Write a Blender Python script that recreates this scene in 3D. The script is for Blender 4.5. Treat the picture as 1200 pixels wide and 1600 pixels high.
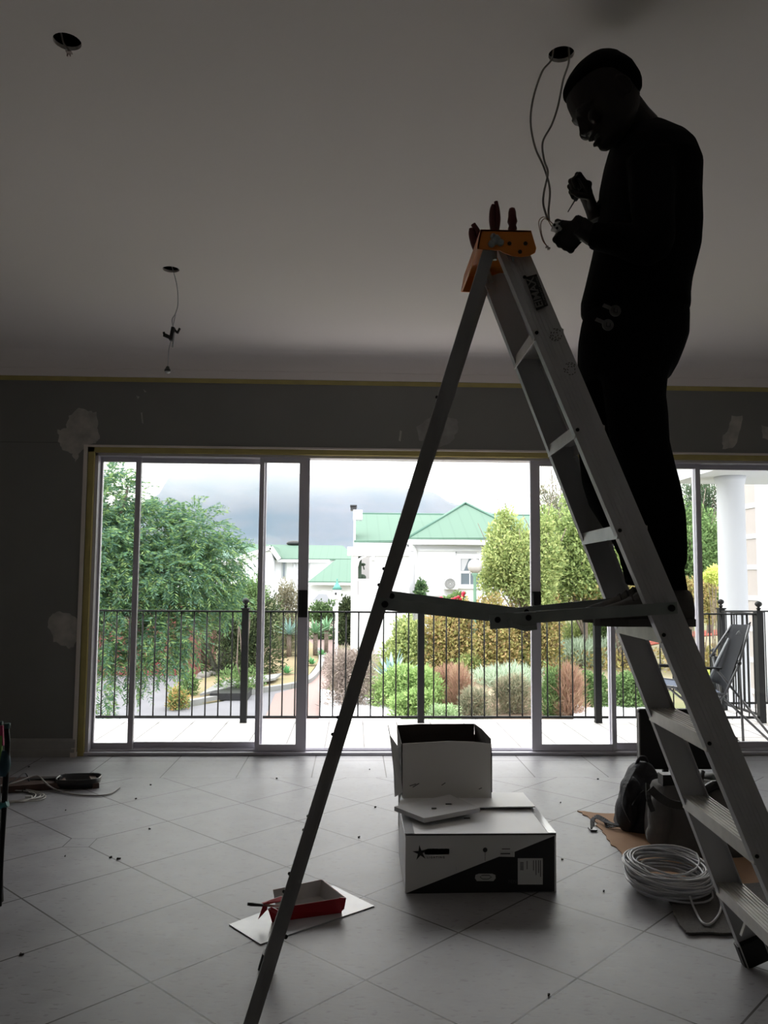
import bpy, bmesh, math, random
import numpy as np
from mathutils import Vector, Matrix
from mathutils.geometry import tessellate_polygon

random.seed(7)
RNG = np.random.default_rng(11)
SC = bpy.context.scene
COL = SC.collection
for o in list(bpy.data.objects):
    bpy.data.objects.remove(o)

# ------------------------------------------------------------------ camera
F_PX, CAM_H = 1259.8, 1.2
PITCH, YAW, ROLL = (math.radians(a) for a in (4.7325, 2.0805, 0.4051))
_f = Vector((math.sin(YAW) * math.cos(PITCH), math.cos(YAW) * math.cos(PITCH), math.sin(PITCH)))
_r = Vector((math.cos(YAW), -math.sin(YAW), 0))
_u = _r.cross(_f)
_c, _s = math.cos(ROLL), math.sin(ROLL)
RIGHT, UP, FWD = _r * _c + _u * _s, -_r * _s + _u * _c, _f
cam_data = bpy.data.cameras.new('camera')
cam_data.sensor_fit = 'VERTICAL'
cam_data.sensor_height = 36.0
cam_data.lens = F_PX / 1600 * 36.0
cam_data.clip_start, cam_data.clip_end = 0.05, 20000
cam = bpy.data.objects.new('camera', cam_data)
COL.objects.link(cam)
_b = -FWD
cam.matrix_world = Matrix(((RIGHT.x, UP.x, _b.x, 0), (RIGHT.y, UP.y, _b.y, 0), (RIGHT.z, UP.z, _b.z, CAM_H), (0, 0, 0, 1)))
SC.camera = cam

# ------------------------------------------------------------------ world, light, exposure
SC.view_settings.view_transform = 'Standard'
SC.view_settings.look = 'None'
SC.view_settings.gamma = 1
SC.view_settings.use_curve_mapping = False
SC.view_settings.exposure = 0.0
world = bpy.data.worlds.new('overcast_sky')
SC.world = world
world.use_nodes = True
wn = world.node_tree.nodes
wl = world.node_tree.links
wn.clear()
w_out = wn.new('ShaderNodeOutputWorld')
w_bg = wn.new('ShaderNodeBackground')
w_tc = wn.new('ShaderNodeTexCoord')
w_sep = wn.new('ShaderNodeSeparateXYZ')
w_ramp = wn.new('ShaderNodeValToRGB')
w_noise = wn.new('ShaderNodeTexNoise')
w_noise.inputs['Scale'].default_value = 2.2
w_mix = wn.new('ShaderNodeMix')
w_mix.data_type = 'RGBA'
w_mix.blend_type = 'MULTIPLY'
w_mix.inputs[0].default_value = 0.12
wl.new(w_tc.outputs['Generated'], w_sep.inputs[0])
wl.new(w_tc.outputs['Generated'], w_noise.inputs['Vector'])
wl.new(w_sep.outputs['Z'], w_ramp.inputs[0])
e = w_ramp.color_ramp.elements
e[0].position, e[0].color = 0.0, (0.50, 0.52, 0.55, 1)
e[1].position, e[1].color = 1.0, (1.0, 1.0, 1.0, 1)
k = e.new(0.12); k.color = (0.62, 0.64, 0.67, 1)
wl.new(w_ramp.outputs[0], w_mix.inputs[6])
wl.new(w_noise.outputs[0], w_mix.inputs[7])
wl.new(w_mix.outputs[2], w_bg.inputs[0])
w_bg.inputs[1].default_value = 6.9
wl.new(w_bg.outputs[0], w_out.inputs[0])

# ------------------------------------------------------------------ helpers
def at(u, v, Y):
    """the place at depth Y that is seen in direction (u, v)"""
    d = RIGHT * ((u - 600) / F_PX) - UP * ((v - 800) / F_PX) + FWD
    t = Y / d.y
    return Vector((d.x * t, Y, CAM_H + d.z * t))

SLOPE, G0 = 0.05, -2.3
def tz(x, y):
    return G0 + SLOPE * min(y, 52)
def gp(u, v, lift=0.0):
    d = RIGHT * ((u - 600) / F_PX) - UP * ((v - 800) / F_PX) + FWD
    t = (G0 + lift - CAM_H) / (d.z - SLOPE * d.y)
    return Vector((d.x * t, d.y * t, CAM_H + d.z * t))

MATS = {}
def mat(name, col, rough=0.6, metal=0.0, col2=None, scale=8.0, bump=0.0, spec=0.5, bscale=None, detail=4.0, stretch=None):
    if name in MATS: return MATS[name]
    m = bpy.data.materials.new(name); m.use_nodes = True
    nt = m.node_tree; N = nt.nodes; L = nt.links
    b = N['Principled BSDF']
    b.inputs['Base Color'].default_value = (*col, 1)
    b.inputs['Roughness'].default_value = rough
    b.inputs['Metallic'].default_value = metal
    b.inputs['Specular IOR Level'].default_value = spec
    if col2 is not None or bump:
        tc = N.new('ShaderNodeTexCoord'); mp = N.new('ShaderNodeMapping')
        L.new(tc.outputs['Object'], mp.inputs[0])
        if stretch: mp.inputs['Scale'].default_value = stretch
        nz = N.new('ShaderNodeTexNoise'); nz.inputs['Scale'].default_value = scale; nz.inputs['Detail'].default_value = detail
        L.new(mp.outputs[0], nz.inputs['Vector'])
        if col2 is not None:
            r = N.new('ShaderNodeValToRGB')
            r.color_ramp.elements[0].position = 0.3; r.color_ramp.elements[0].color = (*col, 1)
            r.color_ramp.elements[1].position = 0.7; r.color_ramp.elements[1].color = (*col2, 1)
            L.new(nz.outputs[0], r.inputs[0]); L.new(r.outputs[0], b.inputs['Base Color'])
        if bump:
            n2 = N.new('ShaderNodeTexNoise'); n2.inputs['Scale'].default_value = bscale or scale * 3
            L.new(mp.outputs[0], n2.inputs['Vector'])
            bp = N.new('ShaderNodeBump'); bp.inputs['Strength'].default_value = bump; bp.inputs['Distance'].default_value = 0.01
            L.new(n2.outputs[0], bp.inputs['Height']); L.new(bp.outputs[0], b.inputs['Normal'])
    MATS[name] = m
    return m

def leafmat(name, cols, trans=0.3, gain=1.45):
    cols = [tuple(min(.75, gain * ((c[0] * .3 + c[1] * .6 + c[2] * .1) * .24 + x * .76)) for x in c) for c in cols]
    m = bpy.data.materials.new(name); m.use_nodes = True
    nt = m.node_tree; N = nt.nodes; L = nt.links
    N.clear()
    out = N.new('ShaderNodeOutputMaterial'); g = N.new('ShaderNodeNewGeometry'); r = N.new('ShaderNodeValToRGB')
    r.color_ramp.elements[0].color = (*cols[0], 1); r.color_ramp.elements[1].color = (*cols[-1], 1)
    for i, c in enumerate(cols[1:-1]):
        k = r.color_ramp.elements.new((i + 1) / (len(cols) - 1)); k.color = (*c, 1)
    L.new(g.outputs['Random Per Island'], r.inputs[0])
    d = N.new('ShaderNodeBsdfDiffuse'); t = N.new('ShaderNodeBsdfTranslucent'); mx = N.new('ShaderNodeMixShader')
    mx.inputs[0].default_value = trans
    L.new(r.outputs[0], d.inputs[0]); L.new(r.outputs[0], t.inputs[0])
    L.new(d.outputs[0], mx.inputs[1]); L.new(t.outputs[0], mx.inputs[2]); L.new(mx.outputs[0], out.inputs[0])
    MATS[name] = m
    return m

def tag(o, label=None, cat=None, group=None, kind=None):
    if label: o['label'] = label
    if cat: o['category'] = cat
    if group: o['group'] = group
    if kind: o['kind'] = kind
    return o

def empty(name, loc, label, cat, group=None, rz=0):
    o = bpy.data.objects.new(name, None); COL.objects.link(o)
    o.location = loc; o.rotation_euler = (0, 0, rz); o.empty_display_size = 0.1
    return tag(o, label, cat, group)

class MB:
    def __init__(s): s.v = []; s.f = []; s.sm = []
    def add(s, vs, fs, smooth=False):
        n = len(s.v); s.v += [tuple(p) for p in vs]
        s.f += [tuple(i + n for i in f) for f in fs]; s.sm += [smooth] * len(fs); return s
    def box(s, lo, hi):
        x0, y0, z0 = lo; x1, y1, z1 = hi
        return s.add([(x0,y0,z0),(x1,y0,z0),(x1,y1,z0),(x0,y1,z0),(x0,y0,z1),(x1,y0,z1),(x1,y1,z1),(x0,y1,z1)],
                     [(3,2,1,0),(4,5,6,7),(0,1,5,4),(1,2,6,5),(2,3,7,6),(3,0,4,7)])
    def bar(s, a, b, w, t, side=Vector((0, 1, 0)), bev=0.0):
        """box from a to b; w along `side`, t across"""
        a, b = Vector(a), Vector(b); d = (b - a).normalized()
        sd = (side - d * side.dot(d)).normalized(); n = d.cross(sd)
        if bev:
            prof = [(w/2-bev, t/2), (-w/2+bev, t/2), (-w/2, t/2-bev), (-w/2, -t/2+bev), (-w/2+bev, -t/2), (w/2-bev, -t/2), (w/2, -t/2+bev), (w/2, t/2-bev)]
        else:
            prof = [(w/2, t/2), (-w/2, t/2), (-w/2, -t/2), (w/2, -t/2)]
        k = len(prof)
        vs = [p + sd * x + n * y for p in (a, b) for x, y in prof]
        fs = [tuple(range(k))[::-1], tuple(range(k, 2 * k))] + [(i, (i+1) % k, (i+1) % k + k, i + k) for i in range(k)]
        return s.add(vs, fs)
    def tube(s, pts, r, n=8, close=False, caps=True, flat=None):
        pts = [Vector(p) for p in pts]; m = len(pts)
        rs = r if isinstance(r, (list, tuple)) else [r] * m
        up = Vector((0.13, 0.21, 0.97)) if flat is None else Vector(flat[0])
        vs = []
        for i, p in enumerate(pts):
            if close: d = pts[(i + 1) % m] - pts[i - 1]
            else: d = pts[min(i + 1, m - 1)] - pts[max(i - 1, 0)]
            d.normalize()
            a = up - d * up.dot(d)
            if a.length < 0.05: a = Vector((1, 0.1, 0)) - d * Vector((1, 0.1, 0)).dot(d)
            a.normalize(); b = d.cross(a)
            if not flat: up = a
            k = flat[1] if flat else 1.0
            for j in range(n):
                t = 2 * math.pi * j / n
                vs.append(p + (a * math.cos(t) * k + b * math.sin(t)) * rs[i])
        fs = []
        rng = m if close else m - 1
        for i in range(rng):
            for j in range(n):
                i2 = (i + 1) % m
                fs.append((i*n+j, i*n+(j+1) % n, i2*n+(j+1) % n, i2*n+j))
        s.add(vs, fs, True)
        if caps and not close:
            s.f.append(tuple(len(s.v) - m*n + j for j in range(n))[::-1]); s.sm.append(False)
            s.f.append(tuple(len(s.v) - n + j for j in range(n))); s.sm.append(False)
        return s
    def rings(s, rings, caps=True, smooth=True):
        n = len(rings[0]); base = len(s.v); m = len(rings)
        s.add([p for r in rings for p in r], [(i*n+j, i*n+(j+1) % n, (i+1)*n+(j+1) % n, (i+1)*n+j) for i in range(m-1) for j in range(n)], smooth)
        if caps:
            s.f.append(tuple(base + j for j in range(n))[::-1]); s.sm.append(False)
            s.f.append(tuple(base + (m-1)*n + j for j in range(n))); s.sm.append(False)
        return s
    def lathe(s, prof, o=(0, 0, 0), axis=(0, 0, 1), n=16):
        o = Vector(o); ax = Vector(axis).normalized()
        a = ax.orthogonal().normalized(); b = ax.cross(a)
        return s.rings([[o + ax * z + (a * math.cos(2*math.pi*j/n) + b * math.sin(2*math.pi*j/n)) * max(r, 1e-4) for j in range(n)] for r, z in prof])
    def ball(s, c, r, n=12, m=8):
        rx, ry, rz = r if isinstance(r, (tuple, list)) else (r, r, r)
        c = Vector(c)
        R = []
        for i in range(m + 1):
            t = math.pi * (i / m - 0.5)
            q = max(math.cos(t), 0.01)
            R.append([c + Vector((rx*q*math.cos(2*math.pi*j/n), ry*q*math.sin(2*math.pi*j/n), rz*math.sin(t))) for j in range(n)])
        return s.rings(R)
    def prism(s, poly, d):
        """planar polygon (3D points) extruded by vector d"""
        poly = [Vector(p) for p in poly]; d = Vector(d); n = len(poly)
        tri = tessellate_polygon([poly])
        vs = poly + [p + d for p in poly]
        fs = [tuple(t) for t in tri] + [tuple(i + n for i in t)[::-1] for t in tri] + [(i, (i+1) % n, (i+1) % n + n, i + n) for i in range(n)]
        return s.add(vs, fs)
    def build(s, name, m, parent=None, fix=True, bevel=0.0):
        me = bpy.data.meshes.new(name)
        me.from_pydata(s.v, [], s.f)
        me.polygons.foreach_set('use_smooth', s.sm)
        if fix or bevel:
            bm = bmesh.new(); bm.from_mesh(me)
            bmesh.ops.recalc_face_normals(bm, faces=bm.faces)
            if bevel: bmesh.ops.bevel(bm, geom=bm.edges[:], offset=bevel, segments=2, affect='EDGES', profile=0.5)
            bm.to_mesh(me); bm.free()
        me.update()
        if m: me.materials.append(m)
        o = bpy.data.objects.new(name, me)
        if parent is None: COL.objects.link(o)
        else: attach(o, parent)
        return o

def wloc(p):
    """world location of an object made here (locations only, parents never rotated after children)"""
    v = Vector(p.location)
    return v if p.parent is None else v + wloc(p.parent)
def attach(o, parent):
    COL.objects.link(o); o.parent = parent
    o.location = Vector(o.location) - wloc(parent)
    return o

def remeshed(mb, name, m, parent, voxel, smooth=2):
    me = bpy.data.meshes.new(name + '_raw'); me.from_pydata(mb.v, [], mb.f)
    bm = bmesh.new(); bm.from_mesh(me); bmesh.ops.recalc_face_normals(bm, faces=bm.faces); bm.to_mesh(me); bm.free()
    o = bpy.data.objects.new(name, me); COL.objects.link(o)
    md = o.modifiers.new('r', 'REMESH'); md.mode = 'VOXEL'; md.voxel_size = voxel
    if smooth:
        ms = o.modifiers.new('s', 'SMOOTH'); ms.iterations = smooth; ms.factor = 0.5
    dg = bpy.context.evaluated_depsgraph_get(); dg.update()
    me2 = bpy.data.meshes.new_from_object(o.evaluated_get(dg))
    bpy.data.objects.remove(o)
    me2.name = name; me2.materials.clear(); me2.materials.append(m)
    me2.polygons.foreach_set('use_smooth', [True] * len(me2.polygons))
    o = bpy.data.objects.new(name, me2)
    if parent is None: COL.objects.link(o)
    else: attach(o, parent)
    return o

def text(name, body, size, m, mw, parent=None, extrude=0.0003, bold=0.0):
    cu = bpy.data.curves.new(name, 'FONT'); cu.body = body; cu.size = size; cu.extrude = extrude; cu.offset = bold
    o = bpy.data.objects.new(name, cu); COL.objects.link(o); o.matrix_world = mw
    dg = bpy.context.evaluated_depsgraph_get(); dg.update()
    me = bpy.data.meshes.new_from_object(o.evaluated_get(dg)); me.transform(mw)
    bpy.data.objects.remove(o)
    me.name = name; me.materials.clear(); me.materials.append(m)
    o = bpy.data.objects.new(name, me)
    if parent is None: COL.objects.link(o)
    else: attach(o, parent)
    return o

def basis(o, x, y):
    x = Vector(x).normalized(); y = Vector(y); y = (y - x * y.dot(x)).normalized(); z = x.cross(y); o = Vector(o)
    return Matrix(((x.x, y.x, z.x, o.x), (x.y, y.y, z.y, o.y), (x.z, y.z, z.z, o.z), (0, 0, 0, 1)))

def spline(pts, n=8):
    pts = [Vector(p) for p in pts]; out = []
    for i in range(len(pts) - 1):
        p0, p1, p2, p3 = pts[max(i-1, 0)], pts[i], pts[i+1], pts[min(i+2, len(pts)-1)]
        for k in range(n):
            t = k / n
            out.append(0.5 * ((2*p1) + (p2-p0)*t + (2*p0-5*p1+4*p2-p3)*t*t + (3*p1-p0-3*p2+p3)*t*t*t))
    return out + [pts[-1]]

# ------------------------------------------------------------------ materials
white_paint = mat('ceiling_paint', (0.88, 0.825, 0.795), 0.85, bump=0.04, scale=20)
cornice_paint = mat('cornice_paint', (0.74, 0.70, 0.66), 0.7)
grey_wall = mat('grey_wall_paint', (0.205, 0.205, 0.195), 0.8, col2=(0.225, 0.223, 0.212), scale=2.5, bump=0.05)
room_wall = mat('room_wall_paint', (0.78, 0.75, 0.72), 0.8, bump=0.05)
spackle = mat('spackle', (0.52, 0.49, 0.45), 0.9, col2=(0.34, 0.325, 0.30), scale=14, detail=8)
base_paint = mat('skirting_paint', (0.36, 0.35, 0.335), 0.6, col2=(0.27, 0.265, 0.25), scale=5)
tape_yellow = mat('masking_tape', (0.50, 0.42, 0.15), 0.6, col2=(0.42, 0.35, 0.13), scale=10)
plaster_edge = mat('plaster_edge', (0.72, 0.66, 0.60), 0.7)
alu_frame = mat('lilac_grey_aluminium', (0.62, 0.60, 0.66), 0.42, 0.1)
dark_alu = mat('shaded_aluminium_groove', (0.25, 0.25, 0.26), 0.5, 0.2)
black_plastic = mat('black_plastic', (0.012, 0.012, 0.013), 0.45)
black_metal = mat('black_painted_steel', (0.008, 0.0085, 0.009), 0.5, spec=0.25)
ladder_alu = mat('worn_aluminium', (0.58, 0.58, 0.60), 0.45, 0.1, col2=(0.72, 0.72, 0.74), scale=9, bump=0.05, stretch=(1, 1, 0.35))
step_alu = mat('bright_step_aluminium', (0.85, 0.82, 0.79), 0.38, 0.1, col2=(0.68, 0.66, 0.63), scale=14)
galv = mat('galvanised_steel', (0.30, 0.34, 0.335), 0.45, 0.2, col2=(0.40, 0.44, 0.43), scale=20)
orange_pl = mat('orange_plastic', (0.80, 0.24, 0.02), 0.45)
red_pl = mat('red_orange_plastic', (0.85, 0.12, 0.03), 0.4)
dark_red = mat('dark_red_grip', (0.10, 0.008, 0.008), 0.4)
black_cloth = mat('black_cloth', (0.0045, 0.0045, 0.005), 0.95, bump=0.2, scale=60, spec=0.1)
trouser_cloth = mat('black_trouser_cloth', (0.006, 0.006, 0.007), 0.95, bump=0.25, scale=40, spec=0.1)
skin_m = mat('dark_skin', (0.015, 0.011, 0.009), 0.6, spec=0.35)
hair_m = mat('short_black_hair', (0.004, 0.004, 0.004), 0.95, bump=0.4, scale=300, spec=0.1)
shoe_m = mat('dark_grey_shoe', (0.11, 0.102, 0.10), 0.75, col2=(0.17, 0.155, 0.15), scale=40)
sole_m = mat('shoe_sole', (0.10, 0.092, 0.09), 0.8)
cable_w = mat('white_cable', (0.55, 0.55, 0.57), 0.4)
cable_g = mat('grey_cable', (0.30, 0.28, 0.26), 0.5)
card_white = mat('white_printed_card', (0.88, 0.88, 0.90), 0.45, col2=(0.80, 0.80, 0.82), scale=5)
card_grey = mat('grey_card_inside', (0.78, 0.76, 0.73), 0.75)
card_black = mat('black_printed_card', (0.016, 0.016, 0.018), 0.4)
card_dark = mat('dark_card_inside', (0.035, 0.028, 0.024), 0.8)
card_brown = mat('brown_cardboard', (0.40, 0.24, 0.14), 0.9, col2=(0.34, 0.20, 0.12), scale=9)
carpet_g = mat('grey_carpet_offcut', (0.12, 0.115, 0.11), 1.0, col2=(0.17, 0.16, 0.15), scale=120, bump=0.6)
bag_black = mat('black_nylon', (0.014, 0.014, 0.018), 0.7, col2=(0.022, 0.022, 0.028), scale=12, bump=0.4)
bag_grey = mat('grey_canvas', (0.13, 0.125, 0.12), 0.9, col2=(0.095, 0.09, 0.088), scale=10, bump=0.4)
red_gloss = mat('glossy_red_carton', (0.42, 0.008, 0.018), 0.3)
card_int = mat('carton_inside', (0.56, 0.53, 0.52), 0.6, col2=(0.46, 0.43, 0.42), scale=10)
board_w = mat('white_board', (0.62, 0.64, 0.67), 0.25, col2=(0.50, 0.52, 0.55), scale=10)
wood_dk = mat('dark_wood', (0.10, 0.055, 0.04), 0.6, col2=(0.06, 0.035, 0.028), scale=30)
plaster_out = mat('white_house_plaster', (0.80, 0.80, 0.82), 0.9, bump=0.1, scale=30)
plaster_blk = mat('cream_house_plaster', (0.43, 0.385, 0.365), 0.9)
plaster_wing = mat('pale_wing_plaster', (0.58, 0.585, 0.61), 0.9)
roof_teal = None
brick_path = None
teal_paint = mat('teal_paint', (0.10, 0.28, 0.24), 0.6)
win_dark = mat('dark_window_glass', (0.16, 0.19, 0.22), 0.15)
trunk_m = mat('bark', (0.12, 0.09, 0.07), 0.95, col2=(0.20, 0.16, 0.13), scale=20, bump=0.8)
asphalt = mat('asphalt', (0.14, 0.137, 0.15), 0.95, col2=(0.17, 0.167, 0.18), scale=1.5)
soil = mat('soil', (0.15, 0.10, 0.065), 1.0, col2=(0.20, 0.14, 0.095), scale=3, bump=0.4)
dry_lawn = mat('dry_lawn', (0.22, 0.20, 0.10), 1.0, col2=(0.29, 0.21, 0.13), scale=1.2, bump=0.4)
green_lawn = mat('garden_ground', (0.11, 0.13, 0.05), 1.0, col2=(0.17, 0.155, 0.08), scale=0.8, bump=0.4)
sand_m = mat('beige_sandy_path', (0.32, 0.24, 0.18), 1.0, col2=(0.28, 0.23, 0.15), scale=2)
mulch = mat('red_mulch', (0.30, 0.045, 0.022), 1.0, col2=(0.20, 0.04, 0.02), scale=30, bump=0.6)
kerb_m = mat('concrete_kerb', (0.25, 0.25, 0.245), 0.9, col2=(0.20, 0.20, 0.195), scale=4)
stone_m = mat('garden_stone', (0.22, 0.20, 0.185), 0.9, col2=(0.16, 0.15, 0.135), scale=6)
white_concrete = mat('white_concrete', (0.80, 0.80, 0.82), 0.9)
globe_m = mat('opal_globe', (0.40, 0.38, 0.36), 0.3)
rose_m = mat('rose_red', (0.50, 0.02, 0.05), 0.6)
chair_cloth = mat('charcoal_chair_fabric', (0.022, 0.023, 0.026), 0.9, bump=0.2, scale=60, spec=0.1)
seat_cloth = mat('blue_grey_chair_fabric', (0.09, 0.11, 0.16), 0.8)
grey_tube = mat('grey_steel_tube', (0.16, 0.16, 0.165), 0.4, 0.5)
print_grey = mat('grey_print', (0.05, 0.05, 0.052), 0.5)
label_paper = mat('label_paper', (0.55, 0.55, 0.54), 0.6)
bulb_m = mat('clear_bulb', (0.6, 0.6, 0.6), 0.2)
tag_m = mat('grey_tag', (0.11, 0.11, 0.11), 0.5)
copper_m = mat('copper_wire', (0.28, 0.14, 0.08), 0.4, 0.6)

def striped(name, c1, c2, axis, period, frac=0.06, rough=0.5):
    m = bpy.data.materials.new(name); m.use_nodes = True
    N = m.node_tree.nodes; L = m.node_tree.links; b = N['Principled BSDF']; b.inputs['Roughness'].default_value = rough
    tc = N.new('ShaderNodeTexCoord'); sp = N.new('ShaderNodeSeparateXYZ'); L.new(tc.outputs['Object'], sp.inputs[0])
    d = N.new('ShaderNodeMath'); d.operation = 'DIVIDE'; d.inputs[1].default_value = period; L.new(sp.outputs[axis], d.inputs[0])
    fr = N.new('ShaderNodeMath'); fr.operation = 'FRACT'; L.new(d.outputs[0], fr.inputs[0])
    lt = N.new('ShaderNodeMath'); lt.operation = 'LESS_THAN'; lt.inputs[1].default_value = frac; L.new(fr.outputs[0], lt.inputs[0])
    mx = N.new('ShaderNodeMix'); mx.data_type = 'RGBA'; mx.inputs[6].default_value = (*c1, 1); mx.inputs[7].default_value = (*c2, 1)
    L.new(lt.outputs[0], mx.inputs[0]); L.new(mx.outputs[2], b.inputs['Base Color'])
    return m
roof_teal = striped('teal_corrugated_roof', (0.078, 0.140, 0.102), (0.072, 0.130, 0.095), 'X', 0.4, 0.15, 0.9)
ribbed_alu = striped('ribbed_aluminium', (0.24, 0.24, 0.24), (0.15, 0.15, 0.15), 'X', 0.006, 0.35, 0.5)

def glass_mat():
    m = bpy.data.materials.new('clear_pane_glass'); m.use_nodes = True
    N = m.node_tree.nodes; L = m.node_tree.links; N.clear()
    out = N.new('ShaderNodeOutputMaterial'); t = N.new('ShaderNodeBsdfTransparent'); g = N.new('ShaderNodeBsdfGlossy')
    t.inputs[0].default_value = (0.96, 0.97, 0.965, 1); g.inputs['Roughness'].default_value = 0.02
    fr = N.new('ShaderNodeFresnel'); fr.inputs[0].default_value = 1.45; mx = N.new('ShaderNodeMixShader')
    L.new(fr.outputs[0], mx.inputs[0]); L.new(t.outputs[0], mx.inputs[1]); L.new(g.outputs[0], mx.inputs[2]); L.new(mx.outputs[0], out.inputs[0])
    return m
glass = glass_mat()

def mathn(N, L, op, a, b=None, c=None):
    n = N.new('ShaderNodeMath'); n.operation = op
    for i, x in enumerate((a, b, c)):
        if x is None: continue
        if isinstance(x, (int, float)): n.inputs[i].default_value = x
        else: L.new(x, n.inputs[i])
    return n.outputs[0]

def tile_floor():
    m = bpy.data.materials.new('ceramic_floor_tiles'); m.use_nodes = True
    N = m.node_tree.nodes; L = m.node_tree.links; b = N['Principled BSDF']
    tc = N.new('ShaderNodeTexCoord'); sp = N.new('ShaderNodeSeparateXYZ'); L.new(tc.outputs['Object'], sp.inputs[0])
    X, Y = sp.outputs['X'], sp.outputs['Y']
    S, OX, OY, w, th = 0.45220, -0.59299, 2.52749, 0.0065, 0.781836
    xx = mathn(N, L, 'SUBTRACT', X, OX); yy = mathn(N, L, 'SUBTRACT', Y, OY)
    ca, sa = math.cos(th), math.sin(th)
    uu = mathn(N, L, 'DIVIDE', mathn(N, L, 'ADD', mathn(N, L, 'MULTIPLY', xx, ca), mathn(N, L, 'MULTIPLY', yy, sa)), S)
    vv = mathn(N, L, 'DIVIDE', mathn(N, L, 'SUBTRACT', mathn(N, L, 'MULTIPLY', yy, ca), mathn(N, L, 'MULTIPLY', xx, sa)), S)
    def line(q, ww):
        r = mathn(N, L, 'ABSOLUTE', mathn(N, L, 'SUBTRACT', q, mathn(N, L, 'ROUND', q)))
        return mathn(N, L, 'LESS_THAN', r, ww)
    diag = mathn(N, L, 'MAXIMUM', line(uu, w / 2 / S), line(vv, w / 2 / S))
    # one small clipped-corner inset tile
    cx, cy = OX + 1 * S * ca - 3 * S * sa, OY + 1 * S * sa + 3 * S * ca
    ax = mathn(N, L, 'ABSOLUTE', mathn(N, L, 'SUBTRACT', X, cx)); ay = mathn(N, L, 'ABSOLUTE', mathn(N, L, 'SUBTRACT', Y, cy))
    dm = mathn(N, L, 'MAXIMUM', ax, ay)
    ins = mathn(N, L, 'LESS_THAN', dm, 0.058)
    ring = mathn(N, L, 'MULTIPLY', mathn(N, L, 'LESS_THAN', dm, 0.0605), mathn(N, L, 'GREATER_THAN', dm, 0.0565))
    diag = mathn(N, L, 'MAXIMUM', mathn(N, L, 'MULTIPLY', diag, mathn(N, L, 'SUBTRACT', 1.0, ins)), ring)
    yb = mathn(N, L, 'GREATER_THAN', Y, 4.994)
    bx = line(mathn(N, L, 'DIVIDE', mathn(N, L, 'SUBTRACT', X, 0.208), 0.4535), w / 2 / 0.4535)
    by = line(mathn(N, L, 'DIVIDE', mathn(N, L, 'SUBTRACT', Y, 4.994), 0.4535), w / 2 / 0.4535)
    bord = mathn(N, L, 'MAXIMUM', bx, by)
    g = mathn(N, L, 'ADD', mathn(N, L, 'MULTIPLY', yb, bord), mathn(N, L, 'MULTIPLY', mathn(N, L, 'SUBTRACT', 1.0, yb), diag))
    n1 = N.new('ShaderNodeTexNoise'); n1.inputs['Scale'].default_value = 3.2; n1.inputs['Detail'].default_value = 9; n1.inputs['Roughness'].default_value = 0.62
    L.new(tc.outputs['Object'], n1.inputs['Vector'])
    r = N.new('ShaderNodeValToRGB'); r.color_ramp.elements[0].position = 0.34; r.color_ramp.elements[1].position = 0.66
    r.color_ramp.elements[0].color = (0.245, 0.240, 0.250, 1); r.color_ramp.elements[1].color = (0.335, 0.332, 0.346, 1)
    L.new(n1.outputs[0], r.inputs[0])
    # small dark pits
    mp = N.new('ShaderNodeMapping'); mp.inputs['Scale'].default_value = (1, 2.6, 1); mp.inputs['Rotation'].default_value = (0, 0, 0.75); L.new(tc.outputs['Object'], mp.inputs[0])
    n2 = N.new('ShaderNodeTexNoise'); n2.inputs['Scale'].default_value = 26; n2.inputs['Detail'].default_value = 5; L.new(mp.outputs[0], n2.inputs['Vector'])
    r2 = N.new('ShaderNodeValToRGB'); r2.color_ramp.elements[0].position = 0.33; r2.color_ramp.elements[0].color = (0.72, 0.71, 0.70, 1)
    r2.color_ramp.elements[1].position = 0.40; r2.color_ramp.elements[1].color = (1, 1, 1, 1); L.new(n2.outputs[0], r2.inputs[0])
    m1 = N.new('ShaderNodeMix'); m1.data_type = 'RGBA'; m1.blend_type = 'MULTIPLY'; m1.inputs[0].default_value = 1
    L.new(r.outputs[0], m1.inputs[6]); L.new(r2.outputs[0], m1.inputs[7])
    m2 = N.new('ShaderNodeMix'); m2.data_type = 'RGBA'; m2.inputs[7].default_value = (0.045, 0.04, 0.037, 1)
    L.new(m1.outputs[2], m2.inputs[6]); L.new(g, m2.inputs[0]); L.new(m2.outputs[2], b.inputs['Base Color'])
    rr = N.new('ShaderNodeMapRange'); rr.inputs[3].default_value = 0.34; rr.inputs[4].default_value = 0.52; L.new(n1.outputs[0], rr.inputs[0]); L.new(rr.outputs[0], b.inputs['Roughness'])
    bp = N.new('ShaderNodeBump'); bp.inputs['Strength'].default_value = 0.12; bp.inputs['Distance'].default_value = 0.004
    h = mathn(N, L, 'SUBTRACT', n2.outputs[0], mathn(N, L, 'MULTIPLY', g, 1.0)); L.new(h, bp.inputs['Height']); L.new(bp.outputs[0], b.inputs['Normal'])
    b.inputs['Specular IOR Level'].default_value = 0.3
    return m

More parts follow.
